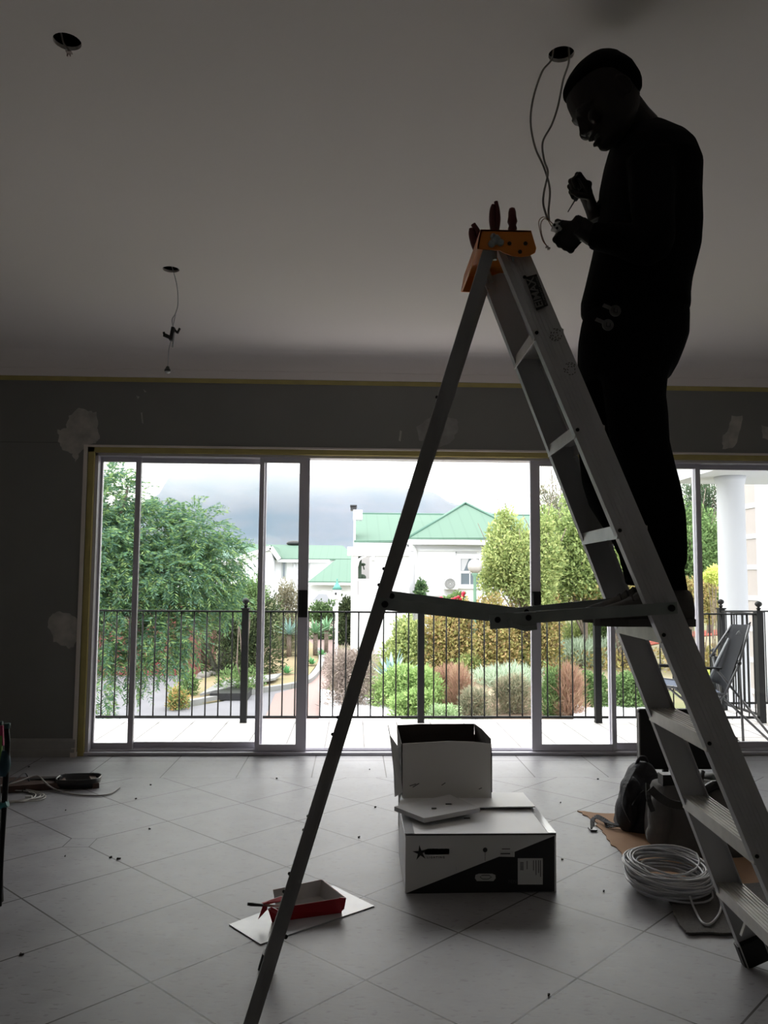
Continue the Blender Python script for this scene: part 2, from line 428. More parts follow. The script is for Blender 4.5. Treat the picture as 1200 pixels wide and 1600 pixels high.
def grid_tiles(name, sx, sy, ox, oy, c, cg, w=0.006, c2=None, rough=0.5, offset=0.0):
    m = bpy.data.materials.new(name); m.use_nodes = True
    N = m.node_tree.nodes; L = m.node_tree.links; b = N['Principled BSDF']; b.inputs['Roughness'].default_value = rough
    tc = N.new('ShaderNodeTexCoord'); mp = N.new('ShaderNodeMapping'); mp.inputs['Location'].default_value = (-ox, -oy, 0); L.new(tc.outputs['Object'], mp.inputs[0])
    br = N.new('ShaderNodeTexBrick'); br.offset = offset; br.inputs['Scale'].default_value = 1
    br.inputs['Brick Width'].default_value = sx; br.inputs['Row Height'].default_value = sy; br.inputs['Mortar Size'].default_value = w
    br.inputs['Color1'].default_value = (*c, 1); br.inputs['Color2'].default_value = (*(c2 or c), 1); br.inputs['Mortar'].default_value = (*cg, 1)
    L.new(mp.outputs[0], br.inputs['Vector']); L.new(br.outputs[0], b.inputs['Base Color'])
    return m
brick_path = grid_tiles('pink_brick_paving', 0.22, 0.11, 0, 0, (0.26, 0.165, 0.15), (0.21, 0.18, 0.16), 0.012, (0.23, 0.165, 0.15), 0.9, 0.5)
balcony_tile = grid_tiles('balcony_tiles', 0.2845, 0.2845, 0.085, 6.013, (0.74, 0.70, 0.67), (0.16, 0.15, 0.145), 0.006, (0.70, 0.66, 0.63), 0.55)

# ------------------------------------------------------------------ room shell
WY, WT = 5.58, 0.16           # interior face of the door wall, its thickness
DX0, DX1, DZ = -1.845, 3.66, 2.095
XL, XR, YB, CZ = -3.6, 4.4, -3.2, 2.757
def struct(o): o['kind'] = 'structure'; return o
struct(MB().box((XL, YB, -0.12), (XR, 5.60, 0)).build('floor', tile_floor()))
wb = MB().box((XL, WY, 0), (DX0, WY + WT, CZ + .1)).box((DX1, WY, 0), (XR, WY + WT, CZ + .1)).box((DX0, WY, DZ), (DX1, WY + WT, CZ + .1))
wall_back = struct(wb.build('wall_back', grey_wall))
struct(MB().box((XL - .15, YB, -.12), (XL, WY + WT, CZ + .1)).build('wall_left', room_wall))
struct(MB().box((XR, YB, -.12), (XR + .15, WY + WT, CZ + .1)).build('wall_right', room_wall))
struct(MB().box((XL - .15, YB - .15, -.12), (XR + .15, YB, CZ + .1)).build('wall_front', room_wall))

HOLES = [(at(105, 65, 2.267), 0.040), (at(877, 85, 2.256), 0.038), (at(267, 421, 4.015), 0.042)]
outer = [Vector((XL, YB, CZ)), Vector((XR, YB, CZ)), Vector((XR, WY + WT, CZ)), Vector((XL, WY + WT, CZ))]
loops = [outer] + [[Vector((c.x + r * math.cos(t * math.pi / 12), c.y + r * math.sin(t * math.pi / 12), CZ)) for t in range(24)] for c, r in HOLES]
cm = MB(); allp = [p for l in loops for p in l]; n_all = len(allp)
tris = tessellate_polygon(loops)
cm.add(allp + [p + Vector((0, 0, 0.012)) for p in allp], [tuple(t) for t in tris] + [tuple(i + n_all for i in t)[::-1] for t in tris])
kk = 4
for c, r in HOLES:
    for t in range(24):
        a, b2 = kk + t, kk + (t + 1) % 24
        cm.f.append((a, b2, b2 + n_all, a + n_all)); cm.sm.append(False)
    kk += 24
ceiling = struct(cm.build('ceiling', white_paint))
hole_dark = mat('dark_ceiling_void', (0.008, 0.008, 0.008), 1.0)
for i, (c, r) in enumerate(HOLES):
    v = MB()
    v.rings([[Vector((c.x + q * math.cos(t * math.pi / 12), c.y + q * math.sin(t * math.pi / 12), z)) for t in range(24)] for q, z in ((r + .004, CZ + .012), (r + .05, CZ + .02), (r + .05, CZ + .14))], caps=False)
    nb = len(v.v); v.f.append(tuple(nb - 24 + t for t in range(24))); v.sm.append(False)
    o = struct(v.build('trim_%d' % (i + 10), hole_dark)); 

# cornice along the door wall
prof = [(WY, 2.585), (WY - .014, 2.585), (WY - .016, 2.637), (WY - .022, 2.640)]
for t in range(0, 19):
    a = math.pi / 2 * t / 18
    prof.append((WY - .022 - .098 * (1 - math.cos(a)), 2.640 + .112 * math.sin(a)))
prof += [(WY - .135, CZ - .0025), (WY - .160, CZ), (WY, CZ)]
mbc = MB().prism([(XL, y, z) for y, z in prof], (XR - XL, 0, 0))
struct(mbc.build('trim_1', white_paint))
struct(MB().box((XL, WY - .003, 2.553), (XR, WY, 2.5845)).build('trim_2', tape_yellow))
# skirting board left of the door
sk = [(WY, 0), (WY - .022, 0), (WY - .022, .045), (WY - .017, .055), (WY - .017, .10), (WY - .008, .118), (WY, .12)]
struct(MB().prism([(XL, y, z) for y, z in sk], (DX0 - .008 - XL, 0, 0)).build('baseboard_back', base_paint))
# plaster edge round the door opening, tape inside it
e1 = MB()
e1.box((DX0 - .024, WY - .010, 0), (DX0, WY + .03, DZ + .012)).box((DX0, WY - .010, DZ - .001), (DX1, WY + .03, DZ + .012))
e1.box((DX0 - .034, WY - .024, 0), (DX0 + .002, WY + .03, .03)).box((DX0 - .030, WY - .018, .03), (DX0, WY + .03, .06))
struct(e1.build('trim_3', plaster_edge))
struct(MB().box((DX0, WY + .012, 0), (DX0 + .040, WY + .04, DZ - .001)).box((DX0, WY + .012, DZ - .036), (DX1, WY + .04, DZ - .001)).build('trim_4', tape_yellow))

# wall stains: spackle patches and scratches
def patch(uvs, lab, m=spackle, jag=0.0):
    c = [at(u, v, WY - .001) for u, v in uvs]
    pts = []
    for i, p in enumerate(c):
        q = c[(i + 1) % len(c)]
        for k in range(4):
            s = p.lerp(q, k / 4)
            pts.append(s + Vector((random.uniform(-1, 1), 0, random.uniform(-1, 1))) * jag)
    o = MB().prism(pts, (0, 0.0012, 0)).build('plaster_patch', m, wall_back)
    o['label'] = lab
    return o
patch([(124, 636), (136, 640), (150, 645), (153, 668), (156, 684), (150, 692), (134, 697), (124, 710), (117, 722), (113, 710), (99, 702), (92, 690), (90, 672), (104, 668), (107, 650)], 'pale filler patch at corner of door', jag=.008)
patch([(90, 955), (110, 957), (122, 968), (121, 1000), (112, 1013), (100, 1010), (84, 1002), (75, 980), (78, 962)], 'round filler patch beside door', jag=.008)
patch([(668, 654), (690, 650), (714, 656), (716, 672), (706, 690), (688, 700), (676, 692), (655, 690), (652, 668)], 'faint filler patch behind ladder leg', jag=.008, m=mat('faint_spackle', (0.33, 0.325, 0.31), 0.9, col2=(0.24, 0.235, 0.225), scale=16))
patch([(1143, 650), (1160, 650), (1158, 668), (1148, 698), (1130, 702), (1128, 684), (1138, 672)], 'thin filler patch over right door', jag=.006)
patch([(1190, 664), (1200, 668), (1202, 688), (1192, 684)], 'small filler patch at right edge', jag=.003)
for q in [[(224, 608), (229, 612), (226, 613)], [(220, 645), (222, 644), (224, 662), (222, 661)], [(625, 672), (628, 674), (626, 690), (623, 688)], [(213, 618), (218, 620), (215, 624)]]:
    patch(q, 'short pale scratch', jag=.001)
MB().bar(at(0, 690.5, WY), at(90, 691.5, WY), .003, .003).build('wall_crack', mat('wall_crack_dark', (0.10, 0.10, 0.095), 0.9), wall_back)
MB().bar(at(-120, 689, WY), at(0, 690.5, WY), .003, .003).build('wall_crack', MATS['wall_crack_dark'], wall_back)

# ------------------------------------------------------------------ sliding doors
FY0, FY1 = 5.622, 5.735
fr = empty('door_1', (0.9, FY0 + .05, 0), 'lilac grey aluminium sliding door wall onto the balcony', 'sliding door'); fr['kind'] = 'structure'
fx0 = DX0 + .036
mb = MB().box((fx0, FY0, 0), (fx0 + .026, FY1, DZ)).box((DX1 - .04, FY0, 0), (DX1, FY1, DZ))
mb.box((fx0, FY0, 2.040), (DX1, FY1, DZ)).box((fx0, FY0 - .018, -.012), (DX1, FY1, .020)).box((fx0, FY0 + .03, .020), (DX1, FY0 + .037, .032)).box((fx0, FY0 + .075, .020), (DX1, FY0 + .082, .032))
mb.build('door_frame', alu_frame, fr, bevel=.0015)
MB().box((fx0 + .03, FY0 - .0195, -.0005), (DX1, FY0 - .018, .004)).build('groove_shade_strip', dark_alu, fr)  # raised dark strip, the shade of a groove put into its colour
def panel(x0, x1, sl, sr, y, name='sliding_panel', brail=.045, trail=.035, hl=None, drop=0):
    z0, z1 = .022 - drop, 2.042
    p = MB().box((x0, y, z0), (x0 + sl, y + .032, z1)).box((x1 - sr, y, z0), (x1, y + .032, z1))
    p.box((x0 + sl, y + .003, z0), (x1 - sr, y + .029, z0 + brail)).box((x0 + sl, y + .003, z1 - trail), (x1 - sr, y + .029, z1))
    o = p.build(name, alu_frame, fr, bevel=.001)
    MB().box((x0 + sl - .004, y + .014, z0 + brail - .004), (x1 - sr + .004, y + .018, z1 - trail + .004)).build('glass_pane', glass, o)
    if hl is not None:
        hb = MB().box((hl - .030, y - .012, .93), (hl + .032, y + .001, 1.118)).box((hl - .026, y - .020, .94), (hl - .014, y - .010, 1.105))
        hb.build('door_handle', black_plastic, o, bevel=.002)
    return o
YA, YB2 = FY0 + .012, FY0 + .064
panel(fx0 + .026, -1.505, .012, .036, YB2)
panel(-1.545, -.628, .030, .034, YB2 + .0335)
panel(-.668, -.318, .032, .072, YA, hl=-.352)
panel(1.240, 1.832, .068, .030, YA, hl=1.276)
panel(1.800, 2.487, .030, .034, YB2)
panel(2.449, 3.16, .034, .034, YB2 + .0335)
panel(3.13, DX1 - .04, .034, .03, YB2)

# ------------------------------------------------------------------ balcony
struct(MB().box((XL, 5.60, -.30), (5.3, 7.06, -.012)).box((3.36, 7.06, -.30), (5.3, 7.74, -.012)).build('balcony_floor', balcony_tile))
struct(MB().box((XL, 7.06, -2.2), (3.3, 7.12, -.016)).build('wall_balcony', plaster_out))
struct(MB().box((XL - .4, WY + WT, CZ), (4.0, WY + WT + .12, CZ + .6)).box((XL - .4, WY + WT, -2.2), (XL, WY + WT + .1, CZ)).build('wall_outside', plaster_out))
RY = 6.935
rail = empty('balcony_railing', (0.6, RY, 0), 'long black steel balustrade along the balcony edge', 'railing')
MB().bar((-3.5, RY, .915), (3.52, RY, .915), .035, .014).build('top_rail', black_metal, rail)
MB().bar((-3.5, RY, .034), (3.52, RY, .034), .022, .020).build('bottom_rail', black_metal, rail)
def post(x, y, z0, z1, parent, m=black_metal, w=.055):
    p = MB().box((x - w/2, y - w/2, z0), (x + w/2, y + w/2, z1 - .008)).build('post', m, parent)
    q = MB().box((x - w/2 - .008, y - w/2 - .008, z1 - .012), (x + w/2 + .008, y + w/2 + .008, z1)).lathe([(.014, 0), (.014, .012), (.022, .02), (.010, .028), (.012, .034), (.026, .045), (.031, .058), (.026, .072), (.010, .082), (.001, .084)], (x, y, z1), n=14).build('finial', m, p)
    return p
POSTS = [-.918 - 1.51, -.918, .576, 2.095, 3.518]
for x in POSTS: post(x, RY, -.012, .945, rail)
bx0 = .576
def baluster(x, y, parent, z0=.04, z1=.912):
    MB().tube([(x, y, z0), (x, y, z1)], .0062, 6).build('baluster', black_metal, parent)
for a, b in zip(POSTS[:-1], POSTS[1:]):
    n = round((b - a) / .1085)
    for i in range(1, n): baluster(a + (b - a) * i / n, RY, rail)
for i in range(1, 10): baluster(POSTS[0] - i * .1085, RY, rail)
# second railing running back along the side wing
r2 = empty('side_railing', (3.5, 7.3, 0), 'short black balustrade running back beside the white column', 'railing')
post(3.50, 7.62, -.012, .945, r2)
MB().bar((3.518, RY, .915), (3.50, 7.62, .915), .035, .014, Vector((1, 0, 0))).build('top_rail', black_metal, r2)
MB().bar((3.518, RY, .05), (3.50, 7.62, .05), .022, .020, Vector((1, 0, 0))).build('bottom_rail', black_metal, r2)
for i in range(1, 7): baluster(3.518 - .018 * i / 7, RY + (7.62 - RY) * i / 7, r2)
MB().bar((3.50, 7.62, .915), (5.0, 7.70, .915), .035, .014).build('top_rail', black_metal, r2)
MB().bar((3.50, 7.62, .05), (5.0, 7.70, .05), .022, .020).build('bottom_rail', black_metal, r2)
for i in range(1, 14): baluster(3.50 + .1085 * i, 7.62 + .006 * i, r2)
sp = at(1115, 1010, 8.6)
r3 = empty('garden_gate_post', (sp.x, 8.6, 0), 'lone short black post with ball finial behind the camping chair', 'post')
post(sp.x, 8.6, -1.9, .40, r3, w=.06)

# ------------------------------------------------------------------ right wing of the house
colx = at(1145, 900, 8.4).x
col = MB().lathe([(.17, -2.2), (.17, -.012), (.155, .03), (.142, .06), (.142, 1.2), (.138, 2.22), (.15, 2.25), (.16, 2.31)], (colx, 8.4, 0), n=40)
tag(col.build('porch_column', plaster_wing), 'round white plastered column holding up the porch roof', 'column')
ps = MB().box((3.60, 5.9, 2.31), (9.0, 9.05, 2.62)).box((3.52, 5.9, 2.50), (9.1, 9.13, 2.70))
tag(ps.build('porch_roof', plaster_wing), 'flat white porch roof slab resting on the column', 'roof')
pw = empty('side_wing_wall', (5.4, 10, 0), 'cream plastered house wing with white grooved courses', 'wall')
pc = at(1163, 900, 10.6); xw = 5.05
MB().box((xw, 9.2, -2.0), (9, 10.45, 2.62)).build('wall', plaster_blk, pw)
for k in range(8):
    z = 2.19 - k * .39
    MB().box((xw - .012, 9.4, z - .06), (xw + .01, 10.46, z)).build('white_course', plaster_wing, pw)
MB().box((xw - .05, 9.15, -2.0), (xw + .3, 9.86, 2.55)).build('corner_pier', plaster_wing, pw)

# ------------------------------------------------------------------ ground outside
def ground_poly(name, pts, m, lift, th=0.02):
    P = [gp(u, v) for u, v in pts]
    P = [Vector((p.x, p.y, tz(p.x, p.y) + lift)) for p in P]
    return MB().prism(P, (0, 0, -th)).build(name, m)
gm = MB(); xs = [-70, 70]; ys = [7.12, 52, 400]
gm.add([(-90, 7.12, tz(0, 7.12)), (90, 7.12, tz(0, 7.12)), (90, 52, tz(0, 52)), (-90, 52, tz(0, 52)), (1200, 400, .25), (-1200, 400, .25), (9000, 9000, 2), (-9000, 9000, 2)], [(0, 1, 2, 3), (3, 2, 4, 5), (5, 4, 6, 7)])
struct(gm.build('ground', green_lawn))
def gpart(name, pts, m, lift, label=None, cat=None, kind='structure'):
    o = ground_poly(name, pts, m, lift)
    if kind: o['kind'] = kind
    if label: tag(o, label, cat)
    return o
gpart('driveway', [(-200, 1240), (-120, 1058), (60, 1055), (300, 1051), (285, 1068), (262, 1094), (285, 1108), (345, 1098), (405, 1085), (452, 1078), (500, 1240)], asphalt, .02, kind='structure')
gpart('brick_path', [(405, 1145), (430, 1086), (462, 1077), (482, 1062), (500, 1035), (496, 1015), (480, 1000), (470, 985), (482, 974), (505, 968), (548, 962), (560, 975), (530, 990), (528, 1020), (520, 1060), (506, 1085), (505, 1150)], brick_path, .03)
gpart('lawn_bank', [(262, 1094), (270, 1078), (300, 1056), (350, 1036), (385, 1020), (430, 1010), (480, 1000), (496, 1015), (498, 1036), (480, 1060), (460, 1074), (405, 1082), (345, 1096), (285, 1106)], dry_lawn, .035)
gpart('soil_bed', [(350, 1040), (385, 1022), (430, 1010), (478, 998), (470, 1010), (440, 1020), (400, 1034), (360, 1052)], soil, .05)
gpart('front_lawn', [(900, 1066), (880, 1036), (1000, 1010), (1080, 990), (1240, 985), (1240, 1090), (1060, 1080)], mat('beige_front_lawn', (0.24, 0.22, 0.13), 1.0, col2=(0.29, 0.245, 0.16), scale=1.5), .035)
gpart('sandy_path', [(712, 1086), (730, 1066), (770, 1058), (850, 1044), (930, 1030), (1010, 1010), (1020, 1022), (940, 1046), (860, 1058), (800, 1068), (770, 1090)], sand_m, .045)
gpart('mulch_strip', [(745, 1062), (800, 1054), (860, 1042), (940, 1020), (1010, 1003), (1070, 990), (1240, 978), (1240, 985), (1080, 998), (1015, 1011), (945, 1028), (862, 1050), (800, 1062), (750, 1070)], mulch, .07)
gpart('white_ramp', [(497, 1150), (501, 1083), (525, 1087), (580, 1097), (615, 1117), (640, 1150)], white_concrete, .10)
gpart('white_slab', [(895, 1150), (898, 1108), (930, 1107), (1010, 1112), (1030, 1150)], white_concrete, .12)
gpart('bare_ground', [(560, 1200), (560, 1110), (620, 1085), (700, 1070), (900, 1075), (1000, 1090), (1050, 1200)], soil, .01)
# kerb with drain opening
kb = empty('road_kerb', gp(380, 1090), 'pale concrete kerb curving along the driveway edge', 'kerb')
kp = [gp(*q) for q in [(262, 1108), (290, 1104), (345, 1094), (400, 1084), (462, 1074), (486, 1064), (502, 1040), (500, 1018)]]
kp = spline([Vector((p.x, p.y, tz(0, p.y) + .04)) for p in kp], 5)
kbm = MB()
for a, b in zip(kp[:-1], kp[1:]): kbm.bar(a, b, .16, .16, Vector((0, 0, 1)))
kbm.build('kerb_stone', kerb_m, kb)
a, b = gp(315, 1092), gp(408, 1074)
MB().prism([gp(312, 1096) + Vector((0, 0, .16)), gp(345, 1074) + Vector((0, 0, .16)), gp(440, 1062) + Vector((0, 0, .16)), gp(430, 1070) + Vector((0, 0, .16)), gp(360, 1084) + Vector((0, 0, .16))], (0, 0, -.05)).build('drain_slab', kerb_m, kb)
MB().box(gp(328, 1096) + Vector((0, -.02, .03)), gp(395, 1084) + Vector((0, .1, .13))).build('drain_opening', black_plastic, kb)
for i, (u, v, r) in enumerate([(318, 1060, .17), (330, 1057, .14), (343, 1052, .2), (356, 1046, .17), (368, 1044, .14), (310, 1064, .1)]):
    p = gp(u, v)
    o = MB().ball((p.x, p.y, tz(0, p.y) + r * .4), (r, r * .8, r * .65), 9, 6).build('garden_stone', stone_m)
    tag(o, ['rounded rock second from left under the dark shrub', 'small rock third from left under the dark shrub', 'largest pale rock in the middle under the dark shrub', 'rock right of the largest one under the dark shrub', 'rightmost rock beside the railing post', 'smallest rock at the left end under the dark shrub'][i], 'rock', 'rocks edging the lawn bank')

# ------------------------------------------------------------------ foliage
def leaves(name, m, P, D, length, width, parent=None, jitter=0.35):
    """rhombic leaves: P base points, D directions (n,3)"""
    n = len(P)
    D = D / (np.linalg.norm(D, axis=1)[:, None] + 1e-9)
    R = RNG.normal(size=(n, 3)); S = np.cross(D, R); S /= (np.linalg.norm(S, axis=1)[:, None] + 1e-9)
    L = (length * (1 + jitter * RNG.uniform(-1, 1, n)))[:, None]; W = L * (width / length)
    Nn = np.cross(D, S)
    V = np.stack([P, P + D * L * .5 + S * W * .5 + Nn * L * .06, P + D * L, P + D * L * .5 - S * W * .5 + Nn * L * .06], 1).reshape(-1, 3)
    me = bpy.data.meshes.new(name)
    me.vertices.add(4 * n); me.vertices.foreach_set('co', V.astype(np.float32).ravel())
    me.loops.add(4 * n); me.loops.foreach_set('vertex_index', np.arange(4 * n, dtype=np.int32))
    me.polygons.add(n); me.polygons.foreach_set('loop_start', np.arange(0, 4 * n, 4, dtype=np.int32))
    me.polygons.foreach_set('loop_total', np.full(n, 4, dtype=np.int32))
    me.update(); me.validate()
    me.materials.append(m)
    o = bpy.data.objects.new(name, me)
    if parent is None: COL.objects.link(o)
    else: attach(o, parent)
    return o

def blob_points(blobs, n, shell=0.45, clump=0.0):
    """points near the surface of ellipsoids ((c), (r)), with outward directions"""
    vol = np.array([b[1][0] * b[1][1] + b[1][0] * b[1][2] for b in blobs]); pr = vol / vol.sum()
    idx = RNG.choice(len(blobs), n, p=pr)
    C = np.array([b[0] for b in blobs])[idx]; Rr = np.array([b[1] for b in blobs])[idx]
    d = RNG.normal(size=(n, 3)); d /= np.linalg.norm(d, axis=1)[:, None]
    rad = 1 - shell * RNG.uniform(0, 1, n) ** 1.6
    if clump:
        ph = np.sin(d[:, 0] * 9 + idx * 1.7) * np.sin(d[:, 1] * 8 + idx) * np.sin(d[:, 2] * 10 + idx * 2.3)
        rad = rad * (1 + clump * ph)
    return C + d * Rr * rad[:, None], d

def crown_blobs(c, r, k, s=0.45):
    out = []
    for i in range(k):
        d = RNG.normal(size=3); d /= np.linalg.norm(d); q = RNG.uniform(.35, .75)
        rr = s * RNG.uniform(.75, 1.2)
        out.append((tuple(np.array(c) + d * np.array(r) * q), tuple(np.array(r) * rr)))
    out.append((tuple(c), tuple(np.array(r) * .62)))
    return out

def shrub(name, label, cat, u0, u1, v0, v1, Y, m, n, ll=.07, lw=.03, k=9, group=None, up=.4, stem=True, core=True, shell=.5, clump=.22, twig=None):
    if v1 > 1000 and Y < 24: Y = gp((u0 + u1) / 2, v1 + 3).y
    a, b = at(u0, v1, Y), at(u1, v0, Y)
    cx, cz, rx, rz = (a.x + b.x) / 2, (a.z + b.z) / 2, (b.x - a.x) / 2, (b.z - a.z) / 2
    gz = tz(0, Y)
    root = empty(name, (cx, Y, gz), label, cat, group)
    ry = max(rx * .7, .3)
    bl = crown_blobs((cx, Y, cz), (rx * .95, ry, rz * .95), k + 4, .42)
    for q in (-.55, -.1, .4): bl.append(((cx + rx * q, Y + random.uniform(-.2, .2) * ry, gz + rz * random.uniform(.3, .5)), (rx * .5, ry * .7, rz * random.uniform(.45, .7))))
    for q in range(4): bl.append(((cx + rx * random.uniform(-.7, .7), Y + random.uniform(-.4, .4) * ry, cz + rz * random.uniform(.1, .75)), (rx * random.uniform(.14, .26), ry * .25, rz * random.uniform(.2, .34))))
    P, d = blob_points(bl, n, shell, clump)
    P += RNG.normal(size=P.shape) * np.array([rx, rx, rz]) * .05
    P[:, 2] = np.maximum(P[:, 2], gz + .01 + RNG.uniform(0, .06, n))
    D = d * .7 + RNG.normal(size=(n, 3)) * .55 + np.array([0, 0, up])
    leaves('foliage', m, P, D, ll, lw, root)
    s = MB(); nst = 5 if stem else 0
    for i in range(nst):
        t = np.array([cx, Y, gz - .05]); e2 = np.array(bl[i % len(bl)][0])
        pts = [t + np.array([random.uniform(-.1, .1) * rx, 0, 0]), t * .6 + e2 * .4 + RNG.normal(size=3) * .05, e2]
        s.tube([Vector(p) for p in pts], [max(.012, rx * .035), rx * .02 + .006, .006], 6)
    if nst: s.build('stem', trunk_m, root)
    return root

g_feather = leafmat('feathery_green_leaves', [(.035, .10, .035), (.07, .17, .05), (.11, .22, .07), (.16, .26, .055), (.22, .33, .08)], .4)
g_feather2 = leafmat('blue_green_leaves', [(.04, .11, .07), (.07, .16, .10), (.12, .22, .13)], .35)
g_dark = leafmat('dark_olive_leaves', [(.02, .035, .015), (.045, .065, .025), (.09, .12, .04)], .2)
g_mid = leafmat('mid_green_leaves', [(.06, .12, .03), (.11, .20, .05), (.17, .27, .07)], .3)
g_light = leafmat('light_green_leaves', [(.12, .22, .04), (.20, .32, .07), (.28, .40, .10)], .35)
g_yel = leafmat('yellow_green_leaves', [(.14, .21, .05), (.25, .31, .07), (.36, .40, .11)], .35)
g_orange = leafmat('olive_orange_leaves', [(.16, .16, .03), (.28, .24, .05), (.36, .22, .07), (.30, .30, .06), (.20, .12, .06)], .3)
g_red = leafmat('reddish_brown_leaves', [(.20, .10, .06), (.32, .17, .11), (.28, .20, .10)], .3)
g_dry = leafmat('dry_grey_twigs', [(.14, .11, .09), (.24, .19, .16), (.32, .26, .21)], .2)
g_grey = leafmat('grey_green_leaves', [(.12, .14, .08), (.22, .23, .13), (.26, .20, .13)], .3)
g_agave = mat('blue_green_agave', (0.22, 0.36, 0.32), 0.6, col2=(0.30, 0.44, 0.40), scale=6)
g_aloe = mat('green_aloe', (0.12, 0.26, 0.13), 0.6, col2=(0.20, 0.36, 0.20), scale=6)

# --- the feathery tree at the left, close to the balcony
def frond_tree():
    Y = 11.5
    base = gp(140, 1190); base = Vector((at(95, 1100, Y).x, Y, tz(0, Y)))
    root = empty('feathery_tree', base, 'large feathery green tree filling the left door panes', 'tree')
    W = [  # (u, v, Y, ru, rv) lumps of the crown
        (175, 775, 11.5, 38, 42), (150, 850, 11.3, 70, 60), (235, 835, 11.6, 62, 48), (300, 835, 11.6, 52, 42),
        (345, 868, 11.7, 36, 30), (190, 900, 11.3, 75, 55), (270, 900, 11.4, 70, 50), (330, 920, 11.9, 45, 40), (60, 800, 11.6, 80, 80),
        (80, 920, 11.6, 80, 80), (170, 985, 11.2, 40, 55), (275, 975, 11.4, 38, 55), (250, 1000, 11.2, 32, 45), (160, 1060, 11.0, 16, 60), (215, 1030, 11.3, 18, 40),
        (20, 700, 11.8, 90, 70), (10, 1000, 11.4, 60, 60)]
    bl = []
    for u, v, y, ru, rv in W:
        c = at(u, v, y); s = y / F_PX
        bl.append(((c.x, c.y, c.z), (ru * s, ru * s * .8, rv * s)))
    nf = 7600
    P, d = blob_points(bl, nf, .55, .18)
    P2, d2 = blob_points([bl[0]], 120, .9, .3)
    P = np.concatenate([P, P2]); d = np.concatenate([d, d2])
    keep = P[:, 2] > tz(0, Y) + .25
    P, d = P[keep], d[keep]; nf = len(P)
    # every frond: a drooping rachis carrying pairs of pinnae, each with leaflets
    dirs = d * .8 + RNG.normal(size=(nf, 3)) * .5; dirs[:, 2] -= .15
    dirs /= np.linalg.norm(dirs, axis=1)[:, None]
    Ls = RNG.uniform(.18, .32, nf)
    side = np.cross(dirs, np.tile([0, 0, 1.], (nf, 1)) + RNG.normal(size=(nf, 3)) * .3); side /= np.linalg.norm(side, axis=1)[:, None]
    PP, DD = [], []
    NP = 10
    for k in range(NP):
        t = (k + 1) / NP
        q = P + dirs * (Ls * t)[:, None]; q[:, 2] -= Ls * t * t * .35
        fall = dirs.copy(); fall[:, 2] -= t * .7
        for sgn in (-1, 1):
            dd = side * sgn * (1.0 - .3 * t) + fall * .55
            PP.append(q); DD.append(dd)
    PP = np.concatenate(PP); DD = np.concatenate(DD)
    half = RNG.uniform(0, 1, len(PP)) < .5
    leaves('foliage', g_feather, PP[half], DD[half], .068, .017, root)
    leaves('foliage', g_feather2, PP[~half], DD[~half], .064, .016, root)
    s = MB()
    tp = [base + Vector((0, 0, -.1)), at(112, 1040, Y), at(120, 960, Y), at(150, 925, Y), at(180, 880, Y)]
    s.tube(spline(tp, 5), [.17 - .11 * i / 20 for i in range(21)], 9)
    for q in [[(118, 975), (150, 935), (185, 915), (240, 900), (290, 880)], [(118, 990), (170, 965), (230, 955), (280, 960)], [(120, 960), (100, 890), (110, 830), (160, 780)], [(150, 925), (160, 870), (190, 800), (200, 760)], [(115, 1000), (80, 940), (40, 880)]]:
        pts = spline([at(u, v, Y + random.uniform(-.25, .15)) for u, v in q], 5)
        s.tube(pts, [.06 - .05 * i / len(pts) for i in range(len(pts))], 7)
    s.build('trunk', trunk_m, root)
frond_tree()

shrub('dark_shrub', 'dark gnarled shrub on the bank behind the feathery tree', 'shrub', 318, 452, 905, 1050, 17.5, g_dark, 18000, .10, .03, 10, clump=.25)
shrub('juniper_shrub', 'green domed shrub above the second railing post', 'shrub', 345, 420, 898, 975, 18.5, g_mid, 5000, .09, .025, 8)
GY = gp(345, 1056).y
gn = empty('gnarled_trunk', gp(345, 1056), 'twisted bare grey trunk under the dark shrub', 'trunk')
s = MB()
for q in [[(348, 1052), (344, 1030), (350, 1000), (340, 975)], [(352, 1050), (356, 1025), (366, 1005), (372, 980)], [(340, 1052), (332, 1035), (325, 1012), (318, 990)], [(346, 1040), (350, 1022), (358, 1000), (360, 985)]]:
    pts = spline([at(u, v, GY + .2) for u, v in q], 5); s.tube(pts, [.09 - .06 * i / len(pts) for i in range(len(pts))], 8)
s.build('trunk_wood', mat('grey_bark', (0.09, 0.08, 0.072), 0.95, bump=.8, scale=15), gn)
shrub('leafy_bush', 'mid green bush right of the second door stile', 'shrub', 425, 474, 955, 1012, 19, g_mid, 3500, .09, .03, 7)
shrub('olive_shrub', 'brownish loose shrub below the far gable wall', 'shrub', 425, 480, 905, 985, 24, leafmat('brown_olive_leaves', [(.10, .10, .05), (.18, .16, .09), (.25, .22, .14)], .2), 4000, .10, .025, 8)
shrub('flowering_ground_cover', 'low green plant with orange flowers at the bank corner', 'shrub', 262, 296, 1070, 1106, 14.5, leafmat('orange_flowering_leaves', [(.08, .16, .03), (.16, .26, .05), (.45, .22, .04), (.12, .2, .04)], .3), 1500, .07, .03, 6)
shrub('ground_cover', 'trailing green plant along the driveway edge', 'shrub', 280, 312, 1045, 1085, 15.5, g_mid, 1500, .07, .03, 6)
shrub('hedge_bush', 'dark green upright bush against the white house corner', 'shrub', 524, 552, 930, 1004, 23.5, g_dark, 4500, .09, .05, 9)
shrub('low_hedge', 'dark low hedge behind the birdhouse pole', 'shrub', 482, 528, 940, 978, 28, leafmat('deep_green_leaves', [(.03, .07, .02), (.07, .13, .04), (.12, .2, .06)], .2), 3500, .10, .05, 8)
shrub('dry_bush', 'grey brown dead bush left of the white ramp', 'shrub', 508, 598, 1008, 1104, 14.2, g_dry, 12000, .13, .012, 10, up=.3)
